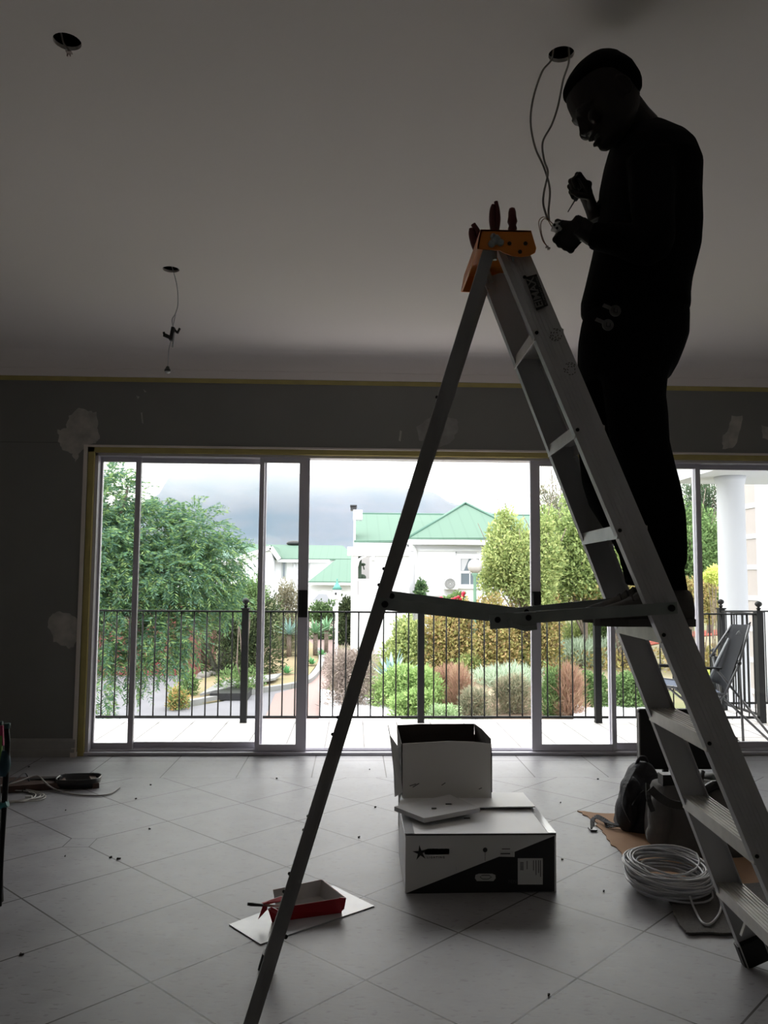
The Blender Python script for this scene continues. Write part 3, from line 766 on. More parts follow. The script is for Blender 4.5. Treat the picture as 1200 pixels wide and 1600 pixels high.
shrub('low_juniper', 'bright green low juniper right of the agave', 'shrub', 580, 705, 1038, 1108, 12.6, g_light, 13000, .075, .028, 11, clump=.2)
shrub('low_juniper', 'bright green juniper mound just left of the third railing post', 'shrub', 610, 700, 1078, 1122, 12.0, g_light, 7000, .07, .028, 9, clump=.2)
shrub('pale_ground_shrub', 'pale green fine leaved mound at the railing foot', 'shrub', 662, 722, 1098, 1128, 11.6, leafmat('pale_green_leaves', [(.2, .32, .12), (.30, .42, .20)], .3), 5000, .05, .015, 8)
for q in [('yellow green bush behind the agave', 592, 672, 965, 1050, 17.5, g_yel, 7000), ('tall olive bush right of the third railing post', 660, 745, 938, 1052, 17, g_orange, 11000),
          ('wide russet olive bush under the spreader bar', 725, 815, 925, 1055, 17.5, g_orange, 12000), ('russet bush behind the open door stile', 790, 880, 918, 1050, 18, g_orange, 12000),
          ('leafy green bush at the foot of the russet hedge', 770, 850, 990, 1050, 16, g_yel, 5000), ('green bush at the foot of the tall olive bush', 700, 770, 1020, 1056, 15.5, g_yel, 3500)]:
    shrub('garden_bush', q[0], 'shrub', *q[1:7], q[7], .085, .05, 11, clump=.15)
shrub('reddish_shrub', 'reddish brown wispy shrub beside the third railing post', 'shrub', 658, 722, 1040, 1098, 13.2, g_red, 7000, .12, .012, 9, up=.9)
shrub('reddish_grass', 'tall pinkish dry grass clump between two railing bars', 'grass', 700, 735, 1045, 1112, 12.8, g_red, 3500, .22, .008, 6, up=1.6)
shrub('grey_shrub', 'grey green heath bush left of the open door stile', 'shrub', 768, 838, 1052, 1112, 12.6, g_grey, 8000, .12, .012, 9, up=.9)
shrub('heath_shrub', 'small brown heath bush at the railing foot', 'shrub', 715, 772, 1075, 1122, 12.0, g_grey, 5000, .10, .012, 8, up=.9)
shrub('conical_bush', 'dark green conical bush right of the open door stile', 'shrub', 848, 878, 1040, 1116, 12.4, g_mid, 4000, .07, .03, 7, up=1)
shrub('reddish_grass', 'pinkish dry grass right of the conical bush', 'grass', 868, 912, 1048, 1118, 12.6, g_red, 5000, .24, .008, 7, up=1.6)
shrub('box_bush', 'rounded green bush behind the fourth railing post', 'shrub', 905, 955, 1048, 1108, 13.0, g_mid, 6000, .06, .035, 9)
shrub('box_bush', 'rounded green bush left of the ladder rail', 'shrub', 950, 1020, 1046, 1108, 13.2, g_mid, 7000, .06, .035, 10)
shrub('strappy_plants', 'row of pale strappy plants along the mulch edge', 'plants', 720, 860, 1045, 1070, 14.8, leafmat('pale_strappy_leaves', [(.25, .34, .22), (.36, .44, .32)], .3), 2500, .22, .02, 12, up=1.2)
shrub('strappy_plants', 'strappy pale plants beyond the right door stile', 'plants', 850, 965, 1000, 1040, 17, MATS['pale_strappy_leaves'], 2500, .25, .025, 12, up=1.2)
shrub('leafy_clump', 'bright yellow green clump behind the fourth railing post', 'shrub', 870, 925, 965, 1015, 18, g_yel, 4000, .12, .02, 8, up=1)
shrub('garden_bush', 'green bush behind the standing shoes', 'shrub', 900, 1010, 935, 1012, 19, g_mid, 8000, .09, .045, 10)
shrub('garden_bush', 'brown orange bush left of the white column', 'shrub', 1060, 1130, 895, 985, 21, g_orange, 9000, .09, .04, 10)
shrub('garden_bush', 'bright yellow shrub beside the white column', 'shrub', 1100, 1132, 885, 918, 20, leafmat('lime_leaves', [(.40, .50, .04), (.55, .62, .08)], .35), 1800, .09, .04, 6)
shrub('garden_bush', 'russet undergrowth behind the person and ladder', 'shrub', 870, 1075, 905, 965, 22, g_orange, 9000, .10, .045, 12)

def tree(label, u0, u1, v0, v1, Y, m, n, ll, lw, k=14, tu=None, name='garden_tree', shell=.7, clump=.3):
    a, b = at(u0, v1, Y), at(u1, v0, Y)
    cx, cz, rx, rz = (a.x + b.x) / 2, (a.z + b.z) / 2, (b.x - a.x) / 2, (b.z - a.z) / 2
    gz = tz(0, Y); bx = cx if tu is None else at(tu, 900, Y).x
    root = empty(name, (bx, Y, gz), label, 'tree', 'trees beyond the garden')
    bl = crown_blobs((cx, Y, cz), (rx * .95, rx * .7, rz * .95), k, .40)
    for q in range(6): bl.append(((cx + rx * random.uniform(-.8, .8), Y + random.uniform(-.3, .3), cz - rz * random.uniform(.2, .8)), (rx * .4, rx * .35, rz * .34)))
    for q in range(7):
        an = random.uniform(0, 3.14); bl.append(((cx + rx * .86 * math.cos(an), Y, cz + rz * .86 * math.sin(an)), (rx * .2, rx * .2, rz * .2)))
    P, d = blob_points(bl, n, shell, clump)
    leaves('foliage', m, P, d * .6 + RNG.normal(size=(n, 3)) * .6 + np.array([0, 0, .25]), ll, lw, root)
    s = MB(); top = Vector((cx, Y, cz))
    tr = spline([Vector((bx, Y, gz - .1)), Vector((bx + .1, Y, gz + (cz - gz) * .4)), top], 4)
    s.tube(tr, [rx * .07 * (1 - .06 * i) for i in range(len(tr))], 8)
    for c, r in bl[:-1]:
        c = Vector(c); st = tr[3 + RNG.integers(0, 4)]
        s.tube(spline([st, st.lerp(c, .5) + Vector((0, 0, .1)), c + (c - st) * .35], 3), [rx * .03, rx * .025, rx * .02, rx * .017, rx * .013, rx * .01, .008], 5)
    s.build('trunk', trunk_m, root)
tree('yellow green tree in front of the green roofed house', 758, 876, 790, 960, 21, g_yel, 24000, .11, .05)
tree('loose yellow green tree left of the far ladder rail', 828, 985, 768, 962, 22, leafmat('loose_green_leaves', [(.12, .19, .05), (.22, .30, .07), (.34, .40, .10)], .35), 30000, .11, .05, 18)
tree('bare twiggy tree top above the open door stile', 840, 900, 745, 830, 24, g_grey, 1800, .12, .03, 8, shell=.9)
tree('mid green tree behind the ladder rails', 890, 1030, 765, 960, 24, g_mid, 22000, .12, .05, 16)
tree('dense green tree left of the white porch column', 990, 1150, 790, 975, 25, g_mid, 30000, .12, .05, 18)
tree('tall dark tree under the porch roof', 1040, 1165, 715, 860, 30, leafmat('pine_green_leaves', [(.03, .06, .03), (.06, .11, .05), (.10, .16, .07)], .2), 11000, .16, .03, 16)
tree('green tree at far right behind the column', 1120, 1260, 760, 960, 27, g_mid, 9000, .14, .06, 14)
tree('dark tree beyond the driveway at far left', -60, 150, 820, 1030, 24, g_dark, 9000, .16, .06, 12)

def rosette(name, label, u, v, Y, size, n, m, stemh=0.0, wid=.09, grp=None):
    Y2 = gp(u, v + {'agave': 22, 'tree_aloe': 36, 'small_succulent': 4}[name]).y
    size *= Y2 / Y; Y = Y2
    base = at(u, v, Y); g = Vector((base.x, Y, tz(0, Y)))
    root = empty(name, g, label, 'succulent plant', grp)
    s = MB(); c = base
    for i in range(n):
        a = i * 2.399; el = .15 + 1.25 * (i / n)
        d = Vector((math.cos(a) * math.cos(el), math.sin(a) * math.cos(el), math.sin(el)))
        L = size * random.uniform(.8, 1.1); sd = Vector((-math.sin(a), math.cos(a), 0)); nn = d.cross(sd)
        R = []
        for t, w in ((0, .6), (.2, .9), (.45, 1), (.75, .6), (.93, .22), (1, .02)):
            p = c + d * L * t + Vector((0, 0, -.12 * L * t * t)); w *= wid * size
            R.append([p + sd * w, p - nn * w * .25, p - sd * w, p + nn * w * .12])
        s.rings(R)
    s.build('leaves', m, root)
    if c.z - g.z > .12: MB().tube([g - Vector((0, 0, .1)), c], .05 * size / .4, 8).build('stem', trunk_m, root)
rosette('agave', 'large blue green agave between ladder leg and third post', 612, 1066, 13.8, .62, 22, g_agave, wid=.085)
rosette('tree_aloe', 'blue green tree aloe left of the door stile', 452, 992, 17.5, .42, 24, g_agave, wid=.08)
rosette('tree_aloe', 'green tree aloe just right of the door handle stile', 493, 990, 18, .42, 24, g_aloe, wid=.08)
rosette('tree_aloe', 'green tree aloe nearest the birdhouse', 510, 985, 18.5, .38, 22, g_aloe, wid=.08)
rosette('small_succulent', 'small bright green succulent on the bare bank', 448, 1052, 16, .20, 16, mat('bright_succulent', (.12, .32, .12), .6), wid=.16)
rosette('small_succulent', 'small bright green succulent beside the brick path', 487, 1038, 16.5, .18, 16, MATS['bright_succulent'], wid=.16)
rosette('small_succulent', 'small green succulent between the tree aloes', 503, 1025, 17, .18, 16, MATS['bright_succulent'], wid=.16)

# ------------------------------------------------------------------ mountain
def mountain():
    ridge = [(-200, 830), (-40, 800), (100, 800), (215, 790), (248, 772), (262, 748), (285, 739), (340, 737), (420, 736), (480, 742), (505, 750), (560, 756), (610, 760), (655, 765), (680, 770), (700, 784), (730, 792), (790, 806), (900, 828), (1050, 850), (1250, 868), (1500, 880)]
    Yr = 2600
    us = np.linspace(-200, 1500, 240); vs = np.interp(us, [r[0] for r in ridge], [r[1] for r in ridge])
    rows = 46; V = []; 
    rg = np.random.default_rng(5)
    ph = rg.uniform(0, 6.28, 24); fr_ = rg.uniform(.004, .09, 24)
    for j in range(rows):
        t = j / (rows - 1)             # 0 foot, 1 ridge
        Y = 1500 + (Yr - 1500) * t
        for i, (u, v) in enumerate(zip(us, vs)):
            top = at(u, v, Yr)
            prof_ = .42 * t if t < .62 else .26 + (t - .62) / .38 * .74
            prof_ = (t ** 1.25) * .58 if t < .7 else .372 + (t - .7) / .3 * .628
            gul = sum(math.sin(top.x * fr_[q] * .55 + ph[q] + t * 2.2 * (q % 3)) for q in range(10)) / 10
            gul += .35 * sum(math.sin(top.x * fr_[q] * 2.2 + ph[q]) for q in range(10, 24)) / 14
            z = -20 + (top.z + 20) * prof_ + gul * 48 * math.sin(math.pi * min(1, t * 1.02)) * .8
            V.append((top.x * Y / Yr * (1 + .0), Y + gul * 60 * math.sin(math.pi * t), z if j < rows - 1 else top.z))
    n = len(us)
    m = MB().add(V, [(j*n+i, j*n+i+1, (j+1)*n+i+1, (j+1)*n+i) for j in range(rows - 1) for i in range(n - 1)], True)
    # back slope, so that it is a solid ridge
    b0 = len(m.v); m.v += [(x, 4200, -20) for x, y, z in V[-n:]]
    m.f += [(b0 - n + i, b0 - n + i + 1, b0 + i + 1, b0 + i) for i in range(n - 1)]; m.sm += [True] * (n - 1)
    rock = mat('mountain_slope', (0.018, 0.026, 0.018), 1.0, col2=(0.085, 0.070, 0.055), scale=.006, detail=12, stretch=(1, 1, 2.5))
    o = m.build('mountain', rock)
    o['kind'] = 'structure'
mountain()
def volume(name, lo, hi, dens, col, aniso=0.0, ell=False):
    vm = bpy.data.materials.new(name + '_vapour'); vm.use_nodes = True
    N = vm.node_tree.nodes; L = vm.node_tree.links; N.clear()
    out = N.new('ShaderNodeOutputMaterial'); sc = N.new('ShaderNodeVolumeScatter')
    sc.inputs['Color'].default_value = (*col, 1); sc.inputs['Density'].default_value = dens; sc.inputs['Anisotropy'].default_value = aniso
    L.new(sc.outputs[0], out.inputs['Volume'])
    mb = MB()
    if ell:
        lo, hi = Vector(lo), Vector(hi); mb.ball((lo + hi) / 2, tuple((hi - lo) / 2), 24, 12)
    else: mb.box(lo, hi)
    o = mb.build(name, vm); o['kind'] = 'stuff'
    return o
hz = volume('valley_haze', (-2600, 420, -60), (2600, 1480, 520), .00037, (.42, .62, 1.0))
tag(hz, 'pale blue haze hanging between the houses and the mountain', 'haze')

def cloud_bank():
    o = volume('cloud', (-2600, 1650, 150), (2600, 2420, 470), .01, (1, 1, 1))
    nt = o.active_material.node_tree; N = nt.nodes; L = nt.links
    sc = [n for n in N if n.type == 'VOLUME_SCATTER'][0]
    tc = N.new('ShaderNodeTexCoord'); sp = N.new('ShaderNodeSeparateXYZ'); L.new(tc.outputs['Object'], sp.inputs[0])
    nz = N.new('ShaderNodeTexNoise'); nz.inputs['Scale'].default_value = .0035; nz.inputs['Detail'].default_value = 2; L.new(tc.outputs['Object'], nz.inputs['Vector'])
    h = mathn(N, L, 'ADD', sp.outputs['Z'], mathn(N, L, 'MULTIPLY', nz.outputs[0], 90.0))
    mr = N.new('ShaderNodeMapRange'); mr.interpolation_type = 'SMOOTHSTEP'
    mr.inputs[1].default_value = 215; mr.inputs[2].default_value = 380; mr.inputs[3].default_value = 0; mr.inputs[4].default_value = .0013
    L.new(h, mr.inputs[0]); L.new(mr.outputs[0], sc.inputs['Density'])
    tag(o, 'soft white cloud bank draped along the mountain top', 'cloud')
cloud_bank()

# ------------------------------------------------------------------ green roofed house on the right
def house_right():
    Y = 26.0
    g = gp(650, 990)
    h = empty('green_roofed_house', (at(690, 900, Y).x, Y, tz(0, Y)), 'white house with green metal roof and chimney beyond the hedge', 'house')
    A = lambda u, v, y=Y: at(u, v, y)
    zb = tz(0, Y) - .5
    xl, xm, xr = A(640, 900).x, A(652, 900).x, A(850, 900).x
    ze = A(700, 849).z
    MB().box((xl, Y, zb), (xr, Y + 6, ze)).build('wall', plaster_out, h)
    # side block, further back, with the chimney gable
    y2 = Y + .6
    x0 = at(552, 900, y2).x
    MB().box((x0, y2, zb), (xl + .1, y2 + 6, at(600, 853, y2).z)).build('wall', plaster_out, h)
    # parapet wing in front with veranda opening
    y3 = Y - 1.4
    a, b = at(549, 869, y3), at(640, 869, y3)
    zt = at(560, 857, y3).z; o0, o1 = at(559, 869, y3), at(577, 934, y3)
    w = MB()
    w.box((a.x, y3, zb), (o0.x, y3 + .25, zt)).box((o1.x, y3, zb), (b.x, y3 + .25, zt)).box((o0.x, y3, zb), (o1.x, y3 + .25, o1.z)).box((o0.x, y3, o0.z), (o1.x, y3 + .25, zt))
    w.box((b.x - .2, y3 + .25, zb), (b.x, y2, zt)).box((a.x, y3 + .25, zb), (a.x + .2, y2, o1.z))
    w.box((a.x - .12, y3 - .08, zt - .22), (b.x, y3 + .25, zt + .05))
    w.build('veranda_wall', plaster_out, h)
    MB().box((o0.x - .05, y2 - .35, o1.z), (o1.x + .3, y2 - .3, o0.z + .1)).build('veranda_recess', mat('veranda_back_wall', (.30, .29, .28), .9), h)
    vr = MB()
    for i in range(8):
        x = o0.x + .05 + (o1.x - o0.x - .06) * i / 7
        vr.box((x - .015, y3 - .03, at(560, 932, y3).z), (x + .015, y3, at(560, 906, y3).z))
    vr.box((o0.x, y3 - .04, at(560, 907, y3).z), (o1.x + .02, y3 + .01, at(560, 904.5, y3).z)).box((o0.x, y3 - .04, at(560, 933, y3).z), (o1.x + .02, y3 + .01, at(560, 930, y3).z))
    vr.build('veranda_railing', plaster_out, h)
    MB().box((o0.x + .02, y3 + .2, at(560, 906, y3).z), (o0.x + .12, y3 + .3, o0.z)).ball(at(567, 882, y3 + .4), (.09, .05, .05), 8, 5).ball(at(566, 902, y3 + .4), (.12, .1, .1), 8, 5).tube([at(567, 882, y3 + .4), at(569, 890, y3 + .4)], .02, 6).build('veranda_plants', mat('dark_veranda_plant', (.04, .06, .04), .9), h)
    MB().tube(spline([at(558, 885, y3), at(562, 874, y3), at(577, 867, y3)], 5), .04, 8).build('veranda_arch', plaster_out, h)
    # chimney
    c0, c1 = at(552, 797, y2), at(566, 812, y2)
    MB().box((at(551.5, 900, y2).x, y2 - .12, zb), (at(555, 900, y2).x, y2 + .6, c0.z)).box((c0.x, y2 - .15, at(560, 812, y2).z), (c1.x, y2 + .6, c0.z)).build('chimney', plaster_out, h)
    MB().box((at(556, 0, y2).x, y2 - .1, c0.z), (at(565, 0, y2).x, y2 + .35, at(560, 793, y2).z)).box((at(555.5, 0, y2).x, y2 - .12, at(560, 791.6, y2).z), (at(565.5, 0, y2).x, y2 + .37, at(560, 789.5, y2).z)).box((at(557, 0, y2).x, y2 - .05, at(560, 793, y2).z), (at(564, 0, y2).x, y2 + .3, at(560, 791, y2).z)).build('chimney_cap', black_plastic, h)
    # roofs: long roof behind, hipped roof in front
    yr = Y + 4.4
    rz_ = at(600, 806, yr).z
    L0, L1 = at(553, 848, y2 - .2), at(640, 848, y2 - .2)
    R0, R1 = at(556, 806, yr), at(900, 808, yr)
    e_r = at(900, 845, y2 - .2)
    th = Vector((0, 0, .07))
    MB().prism([L0, e_r, Vector((R1.x, yr, rz_)), Vector((R0.x, yr, rz_))], th).prism([Vector((L0.x, yr + 4.6, L0.z)), Vector((e_r.x, yr + 4.6, L0.z)), Vector((R1.x, yr, rz_)), Vector((R0.x, yr, rz_))][::-1], th).build('roof', roof_teal, h)
    ya = Y + 3.2
    ap = at(727, 790, ya); ea, eb = at(638, 843.5, Y - .35), at(836, 843.5, Y - .35); bk = at(727, 793, Y + 5)
    MB().prism([ea, eb, ap], th).prism([ea, ap, bk, Vector((ea.x, Y + 5, ea.z))], th).prism([eb, Vector((eb.x, Y + 5, eb.z)), bk, ap], th).build('hipped_roof', roof_teal, h)
    MB().tube([ea + th, ap + th * 1.5], .05, 6).tube([eb + th, ap + th * 1.5], .05, 6).tube([Vector((R0.x, yr, rz_)) + th, Vector((R1.x, yr, rz_)) + th], .05, 6).build('roof_ridge', teal_paint if False else mat('ridge_teal', (.05, .125, .09), .6), h)
    gut = MB().box((ea.x - .05, Y - .42, ea.z - .14), (eb.x, Y - .30, ea.z + .01)).box((L0.x, y2 - .28, L0.z - .12), (ea.x, y2 - .16, L0.z + .0))
    gut.box((ea.x, Y - .05, ea.z - .34), (eb.x, Y + .02, ea.z - .28))
    dp = A(649, 850, Y - .08)
    gut.tube([A(641, 850, Y - .36), A(643, 851, Y - .36), A(648, 856, Y - .08), A(649.5, 860, Y - .08), Vector((A(649.5, 860, Y - .08).x, Y - .08, zb))], .045, 8)
    gut.build('gutter', plaster_out, h)
    # window
    wa, wb_ = A(720, 913, Y), A(748, 873, Y)
    m_ = MB(); fr0 = .07
    m_.box((wa.x - .28, Y - .06, wa.z - .14), (wb_.x + .2, Y, wa.z)).box((wa.x - .17, Y - .04, wa.z), (wa.x, Y, wb_.z)).box((wb_.x, Y - .04, wa.z), (wb_.x + .14, Y, wb_.z)).box((wa.x - .17, Y - .04, wb_.z), (wb_.x + .14, Y, wb_.z + .1))
    mz = A(730, 894, Y).z
    m_.box((wa.x, Y - .03, mz - .04), (wb_.x, Y, mz + .04)).box(((wa.x + wb_.x) / 2 - .015, Y - .03, wa.z), ((wa.x + wb_.x) / 2 + .015, Y, mz))
    win = m_.build('window', plaster_out, h)
    MB().box((wa.x, Y - .012, wa.z), (wb_.x, Y - .002, wb_.z)).build('pane', win_dark, win)
    MB().prism([(wa.x + .02, Y - .02, mz + .05), (wa.x + .02, Y - .02, wb_.z), (wa.x + .26, Y - .02, wb_.z), (wa.x + .10, Y - .02, mz + .05)], (0, .005, 0)).prism([(wb_.x - .02, Y - .02, mz + .05), (wb_.x - .02, Y - .02, wb_.z), (wb_.x - .26, Y - .02, wb_.z), (wb_.x - .10, Y - .02, mz + .05)], (0, .005, 0)).build('curtain', mat('grey_curtain', (.5, .5, .52), .9), win)
    MB().box((A(712, 900).x, Y - .03, A(712, 862).z - .05), (A(745, 900).x, Y, A(712, 862).z)).box((A(712, 900).x, Y - .03, A(712, 895).z), (A(713.3, 900).x, Y, A(712, 862).z)).build('wall_moulding', mat('shaded_plaster', (.55, .55, .57), .9), h)  # moulding in a greyer copy of the wall plaster, shade put into the colour
    # air conditioner
    ac = A(694, 921, Y - .05); ad = A(714, 903, Y - .05)
    q = MB().box((ac.x, Y - .34, ac.z), (ad.x, Y - .02, ad.z)).build('air_conditioner', mat('air_conditioner_white', (.66, .66, .66), .6), h, bevel=.01)
    cc = Vector(((ac.x * .62 + ad.x * .38), Y - .35, (ac.z + ad.z) / 2))
    f = MB()
    for r in (.04, .08, .12, .155): f.tube([cc + Vector((math.cos(t * math.pi / 10) * r, 0, math.sin(t * math.pi / 10) * r)) for t in range(20)], .009, 5, close=True)
    f.build('fan_grille', mat('dark_grille', (.12, .12, .12), .6), q)
    MB().tube([Vector((ad.x - .05, Y - .05, ac.z)), Vector((ad.x - .05, Y - .05, ac.z - .2)), Vector((ad.x - 1.9, Y - .05, ac.z - .2))], .018, 6).build('drain_pipe', plaster_out, q)
    MB().tube([A(568 + 15, 868, y3 - .02), A(583, 876, y3 - .02)], .06, 8).build('wall_light', plaster_out, h)
house_right()
shrub('wall_creeper', 'narrow dark green creeper on the white house wall', 'plant', 646, 666, 903, 950, 25.6, leafmat('creeper_leaves', [(.03, .08, .03), (.07, .15, .05), (.14, .22, .08)], .2), 2200, .10, .06, 7, clump=.3)
shrub('rose_bush', 'low rose bush in front of the white house', 'shrub', 690, 730, 925, 955, 22.5, g_mid, 2500, .08, .04, 8)
for (u, v, r), rlab in zip([(689, 935, .06), (724, 927, .06), (723, 931, .05), (706, 937, .045), (711, 935, .05), (716, 933, .05), (720, 936, .045), (731, 943, .05), (701, 938, .03)], ['red rose low at the left edge of the rose bush', 'tallest red rose at the right end of the roses', 'red rose just under the tallest one', 'red rose in the left of the rose cluster', 'red rose second from left in the cluster', 'red rose in the middle of the cluster', 'red rose right of the cluster middle', 'lowest red rose at the far right', 'tiny red rose bud left of the cluster']):
    p = at(u, v, 22.0)
    o = MB().ball(p, (r, r, r * .9), 8, 6).ball(p + Vector((0, -.02, .01)), (r * .7, r * .7, r * .8), 7, 5).tube([p, p - Vector((0, -.3, .25))], .008, 5)
    tag(o.build('rose', rose_m), rlab, 'flower', 'red roses before the white house')

# lamp post
Yl = 20.6
pb = at(742, 940, Yl)
lp = empty('lamp_post', (pb.x, Yl, tz(0, Yl)), 'green garden lamp post with white globe in front of the house window', 'lamp post')
MB().lathe([(.07, 0), (.07, .25), (.045, .3), (.04, at(742, 900, Yl).z - tz(0, Yl) - .02), (.075, at(742, 900, Yl).z - tz(0, Yl) + .03), (.085, at(742, 896, Yl).z - tz(0, Yl) + .02)], (pb.x, Yl, tz(0, Yl)), n=14).build('pole', mat('sage_green_paint', (.17, .30, .22), .5), lp)
MB().ball(at(742, 885, Yl), .187, 20, 14).build('globe', globe_m, lp)
# birdhouse
Yb = 21.5
bp_ = at(526.5, 931, Yb)
bh = empty('birdhouse', (bp_.x, Yb, tz(0, Yb)), 'white birdhouse with teal pointed roof on a white pole', 'birdhouse')
MB().box((bp_.x - .035, Yb - .035, tz(0, Yb) - .05), (bp_.x + .035, Yb + .035, bp_.z)).build('pole', plaster_out, bh)
q0, q1 = at(520.5, 934, Yb), at(533.5, 921, Yb)
bw = (q1.x - q0.x) / 2
MB().lathe([(bw, 0), (bw, q1.z - q0.z)], (bp_.x, Yb, q0.z), n=6).box((bp_.x - bw * 1.25, Yb - bw * 1.25, q0.z - .03), (bp_.x + bw * 1.25, Yb + bw * 1.25, q0.z)).build('bird_box', plaster_out, bh)
MB().ball((bp_.x - .03, Yb - bw * .93, (q0.z + q1.z) / 2), (.03, .02, .04), 8, 6).build('entry_hole', black_plastic, bh)
MB().lathe([(bw * 1.35, 0), (bw * .75, .09), (bw * .3, .19), (.012, .25), (.02, .27), (.001, .29)], (bp_.x, Yb, q1.z), n=6).build('roof', mat('birdhouse_teal', (.07, .24, .20), .6), bh)

# ------------------------------------------------------------------ far house on the left
def house_left():
    Y = 46.0
    h = empty('far_green_roofed_house', (at(450, 900, Y).x, Y, tz(0, Y)), 'wide white house with green roofs in front of the mountain', 'house')
    A = lambda u, v, y=Y: at(u, v, y)
    zb = tz(0, Y) - .4; th = Vector((0, 0, .1))
    ze = A(440, 875).z
    MB().box((A(300, 0).x, Y, zb), (A(552, 0).x, Y + 7, ze)).build('wall', plaster_out, h)
    gx0, gx1 = A(393, 0, Y - 1.2).x, A(448, 0, Y - 1.2).x
    ap = A(423.5, 857, Y - 1.2); gz = A(423, 872.5, Y - 1.2).z
    MB().prism([(gx0 + .2, Y - 1.2, zb), (gx0 + .2, Y - 1.2, gz), (ap.x, Y - 1.2, ap.z - .1), (gx1 - .2, Y - 1.2, gz), (gx1 - .2, Y - 1.2, zb)], (0, 2.5, 0)).build('gable_wall', plaster_out, h)
    MB().bar((gx0 - .15, Y - 1.3, gz - .05), (ap.x, Y - 1.3, ap.z + .05), .25, .22).bar((gx1 + .15, Y - 1.3, gz - .05), (ap.x, Y - 1.3, ap.z + .05), .25, .22).build('gable_trim', plaster_out, h)
    MB().prism([(gx0 - .2, Y - 1.2, gz), (ap.x, Y - 1.2, ap.z + .1), (ap.x, Y + 3, ap.z + .1), (gx0 - .2, Y + 3, gz)], th).prism([(gx1 + .2, Y - 1.2, gz), (ap.x, Y - 1.2, ap.z + .1), (ap.x, Y + 3, ap.z + .1), (gx1 + .2, Y + 3, gz)], th).build('gable_roof', roof_teal, h)
    r0, r1 = A(330, 852, Y + 4), A(536, 855, Y + 4)
    MB().prism([A(290, 874, Y - .4), A(556, 876, Y - .4), r1, r0], th).prism([A(556, 876, Y - .4), Vector((A(560, 876, Y - .4).x, Y + 8, ze)), r1], th).build('roof', roof_teal, h)
    MB().box((A(290, 0, Y - .5).x, Y - .5, A(440, 876, Y - .5).z - .12), (A(392, 0, Y - .5).x, Y - .4, A(440, 873, Y - .5).z)).box((A(449, 0, Y - .5).x, Y - .5, A(440, 877, Y - .5).z - .05), (A(526, 0, Y - .5).x, Y - .38, A(440, 874, Y - .5).z)).build('gutter', plaster_out, h)
    MB().tube([A(460, 876, Y - .1), A(460, 912, Y - .1)], .07, 6).build('downpipe', plaster_out, h)
    for u0, u1, v0, v1 in [(386, 393, 878, 903), (442, 445.5, 879, 901), (472, 482, 882, 900)]:
        a, b = A(u0, v1, Y), A(u1, v0, Y)
        w = MB().box((a.x - .08, Y - .06, a.z - .08), (b.x + .08, Y + .01, b.z + .08)).build('window', mat('grey_window_frame', (.4, .42, .42), .6), h)
        MB().box((a.x, Y - .075, a.z), (b.x, Y - .055, b.z)).build('pane', win_dark, w)
    # lower garage wing with big roof slope
    Yg = Y - 5
    a, b = at(482, 913, Yg), at(556, 911, Yg)
    MB().box((at(486, 0, Yg).x, Yg, zb), (b.x + .5, Yg + 5, a.z)).build('wall', mat('greyish_plaster', (.62, .62, .63), .9), h)
    MB().prism([at(482, 911, Yg - .4), at(558, 912, Yg - .4), at(558, 877, Yg + 3.5), at(525, 877, Yg + 3.5)], th).build('garage_roof', roof_teal, h)
    MB().box((at(484, 0, Yg - .5).x, Yg - .5, at(500, 914, Yg - .5).z), (b.x, Yg - .38, at(500, 910.5, Yg - .5).z)).build('gutter', plaster_out, h)
    MB().ball(A(460, 849, Y + 4), (.5, .3, .18), 10, 6).tube([A(460, 849, Y + 4), A(460, 854, Y + 4)], .15, 6).build('roof_vent', black_plastic, h)
    # sloping garden wall
    MB().prism([at(432, 912, Y - 7), at(442, 908, Y - 7), at(476, 934, Y - 7), at(476, 975, Y - 7), at(432, 975, Y - 7)], (0, .3, 0)).build('garden_wall', plaster_out, h)
house_left()
cr = empty('parked_white_car', at(496, 945, 34), 'partly hidden white car between the two houses', 'car')
c0 = at(484, 948, 34)
zc = c0.z
MB().prism([(c0.x, 34, zc - .35), (c0.x + .05, 34, zc + .25), (c0.x + .35, 34, zc + .62), (c0.x + .75, 34, zc + .60), (c0.x + 1.0, 34, zc + .15), (c0.x + 1.15, 34, zc - .35)], (0, 3.6, 0)).build('car_body', mat('white_car_paint', (.72, .73, .76), .25), cr, bevel=.03)
MB().prism([(c0.x + .10, 33.985, zc + .25), (c0.x + .37, 33.985, zc + .54), (c0.x + .70, 33.985, zc + .53), (c0.x + .88, 33.985, zc + .18)], (0, .02, 0)).build('windscreen', mat('pale_windscreen', (.35, .37, .4), .2), cr)
for x in (.2, .95): MB().lathe([(.26, 0), (.28, .03), (.28, .17), (.26, .2)], (c0.x + x, 34.3, zc - .38), (1, 0, 0), n=14).build('wheel', black_plastic, cr)
# red garage beyond the driveway
ga = empty('red_garage', (at(230, 1055, 20.5).x, 20.5, tz(0, 20.5)), 'dark red garage doors beyond the driveway', 'garage')
a, b = at(100, 1052, 20.5), at(306, 985, 20.5)
MB().box((a.x, 20.7, tz(0, 20.5) - .1), (b.x + .1, 23, b.z + .8)).build('wall', mat('red_brown_brick_wall', (.20, .07, .06), .9, col2=(.15, .06, .05), scale=6), ga)
gd = MB()
for u0, u1 in ((125, 185), (196, 250), (258, 304)):
    x0, x1 = at(u0, 0, 20.6).x, at(u1, 0, 20.6).x
    for k in range(5): gd.box((x0, 20.6, tz(0, 20.6) + .02 + k * .34), (x1, 20.66, tz(0, 20.6) + .34 + k * .34))
gd.build('garage_door', mat('dark_red_door', (.24, .045, .05), .6), ga, bevel=.01)
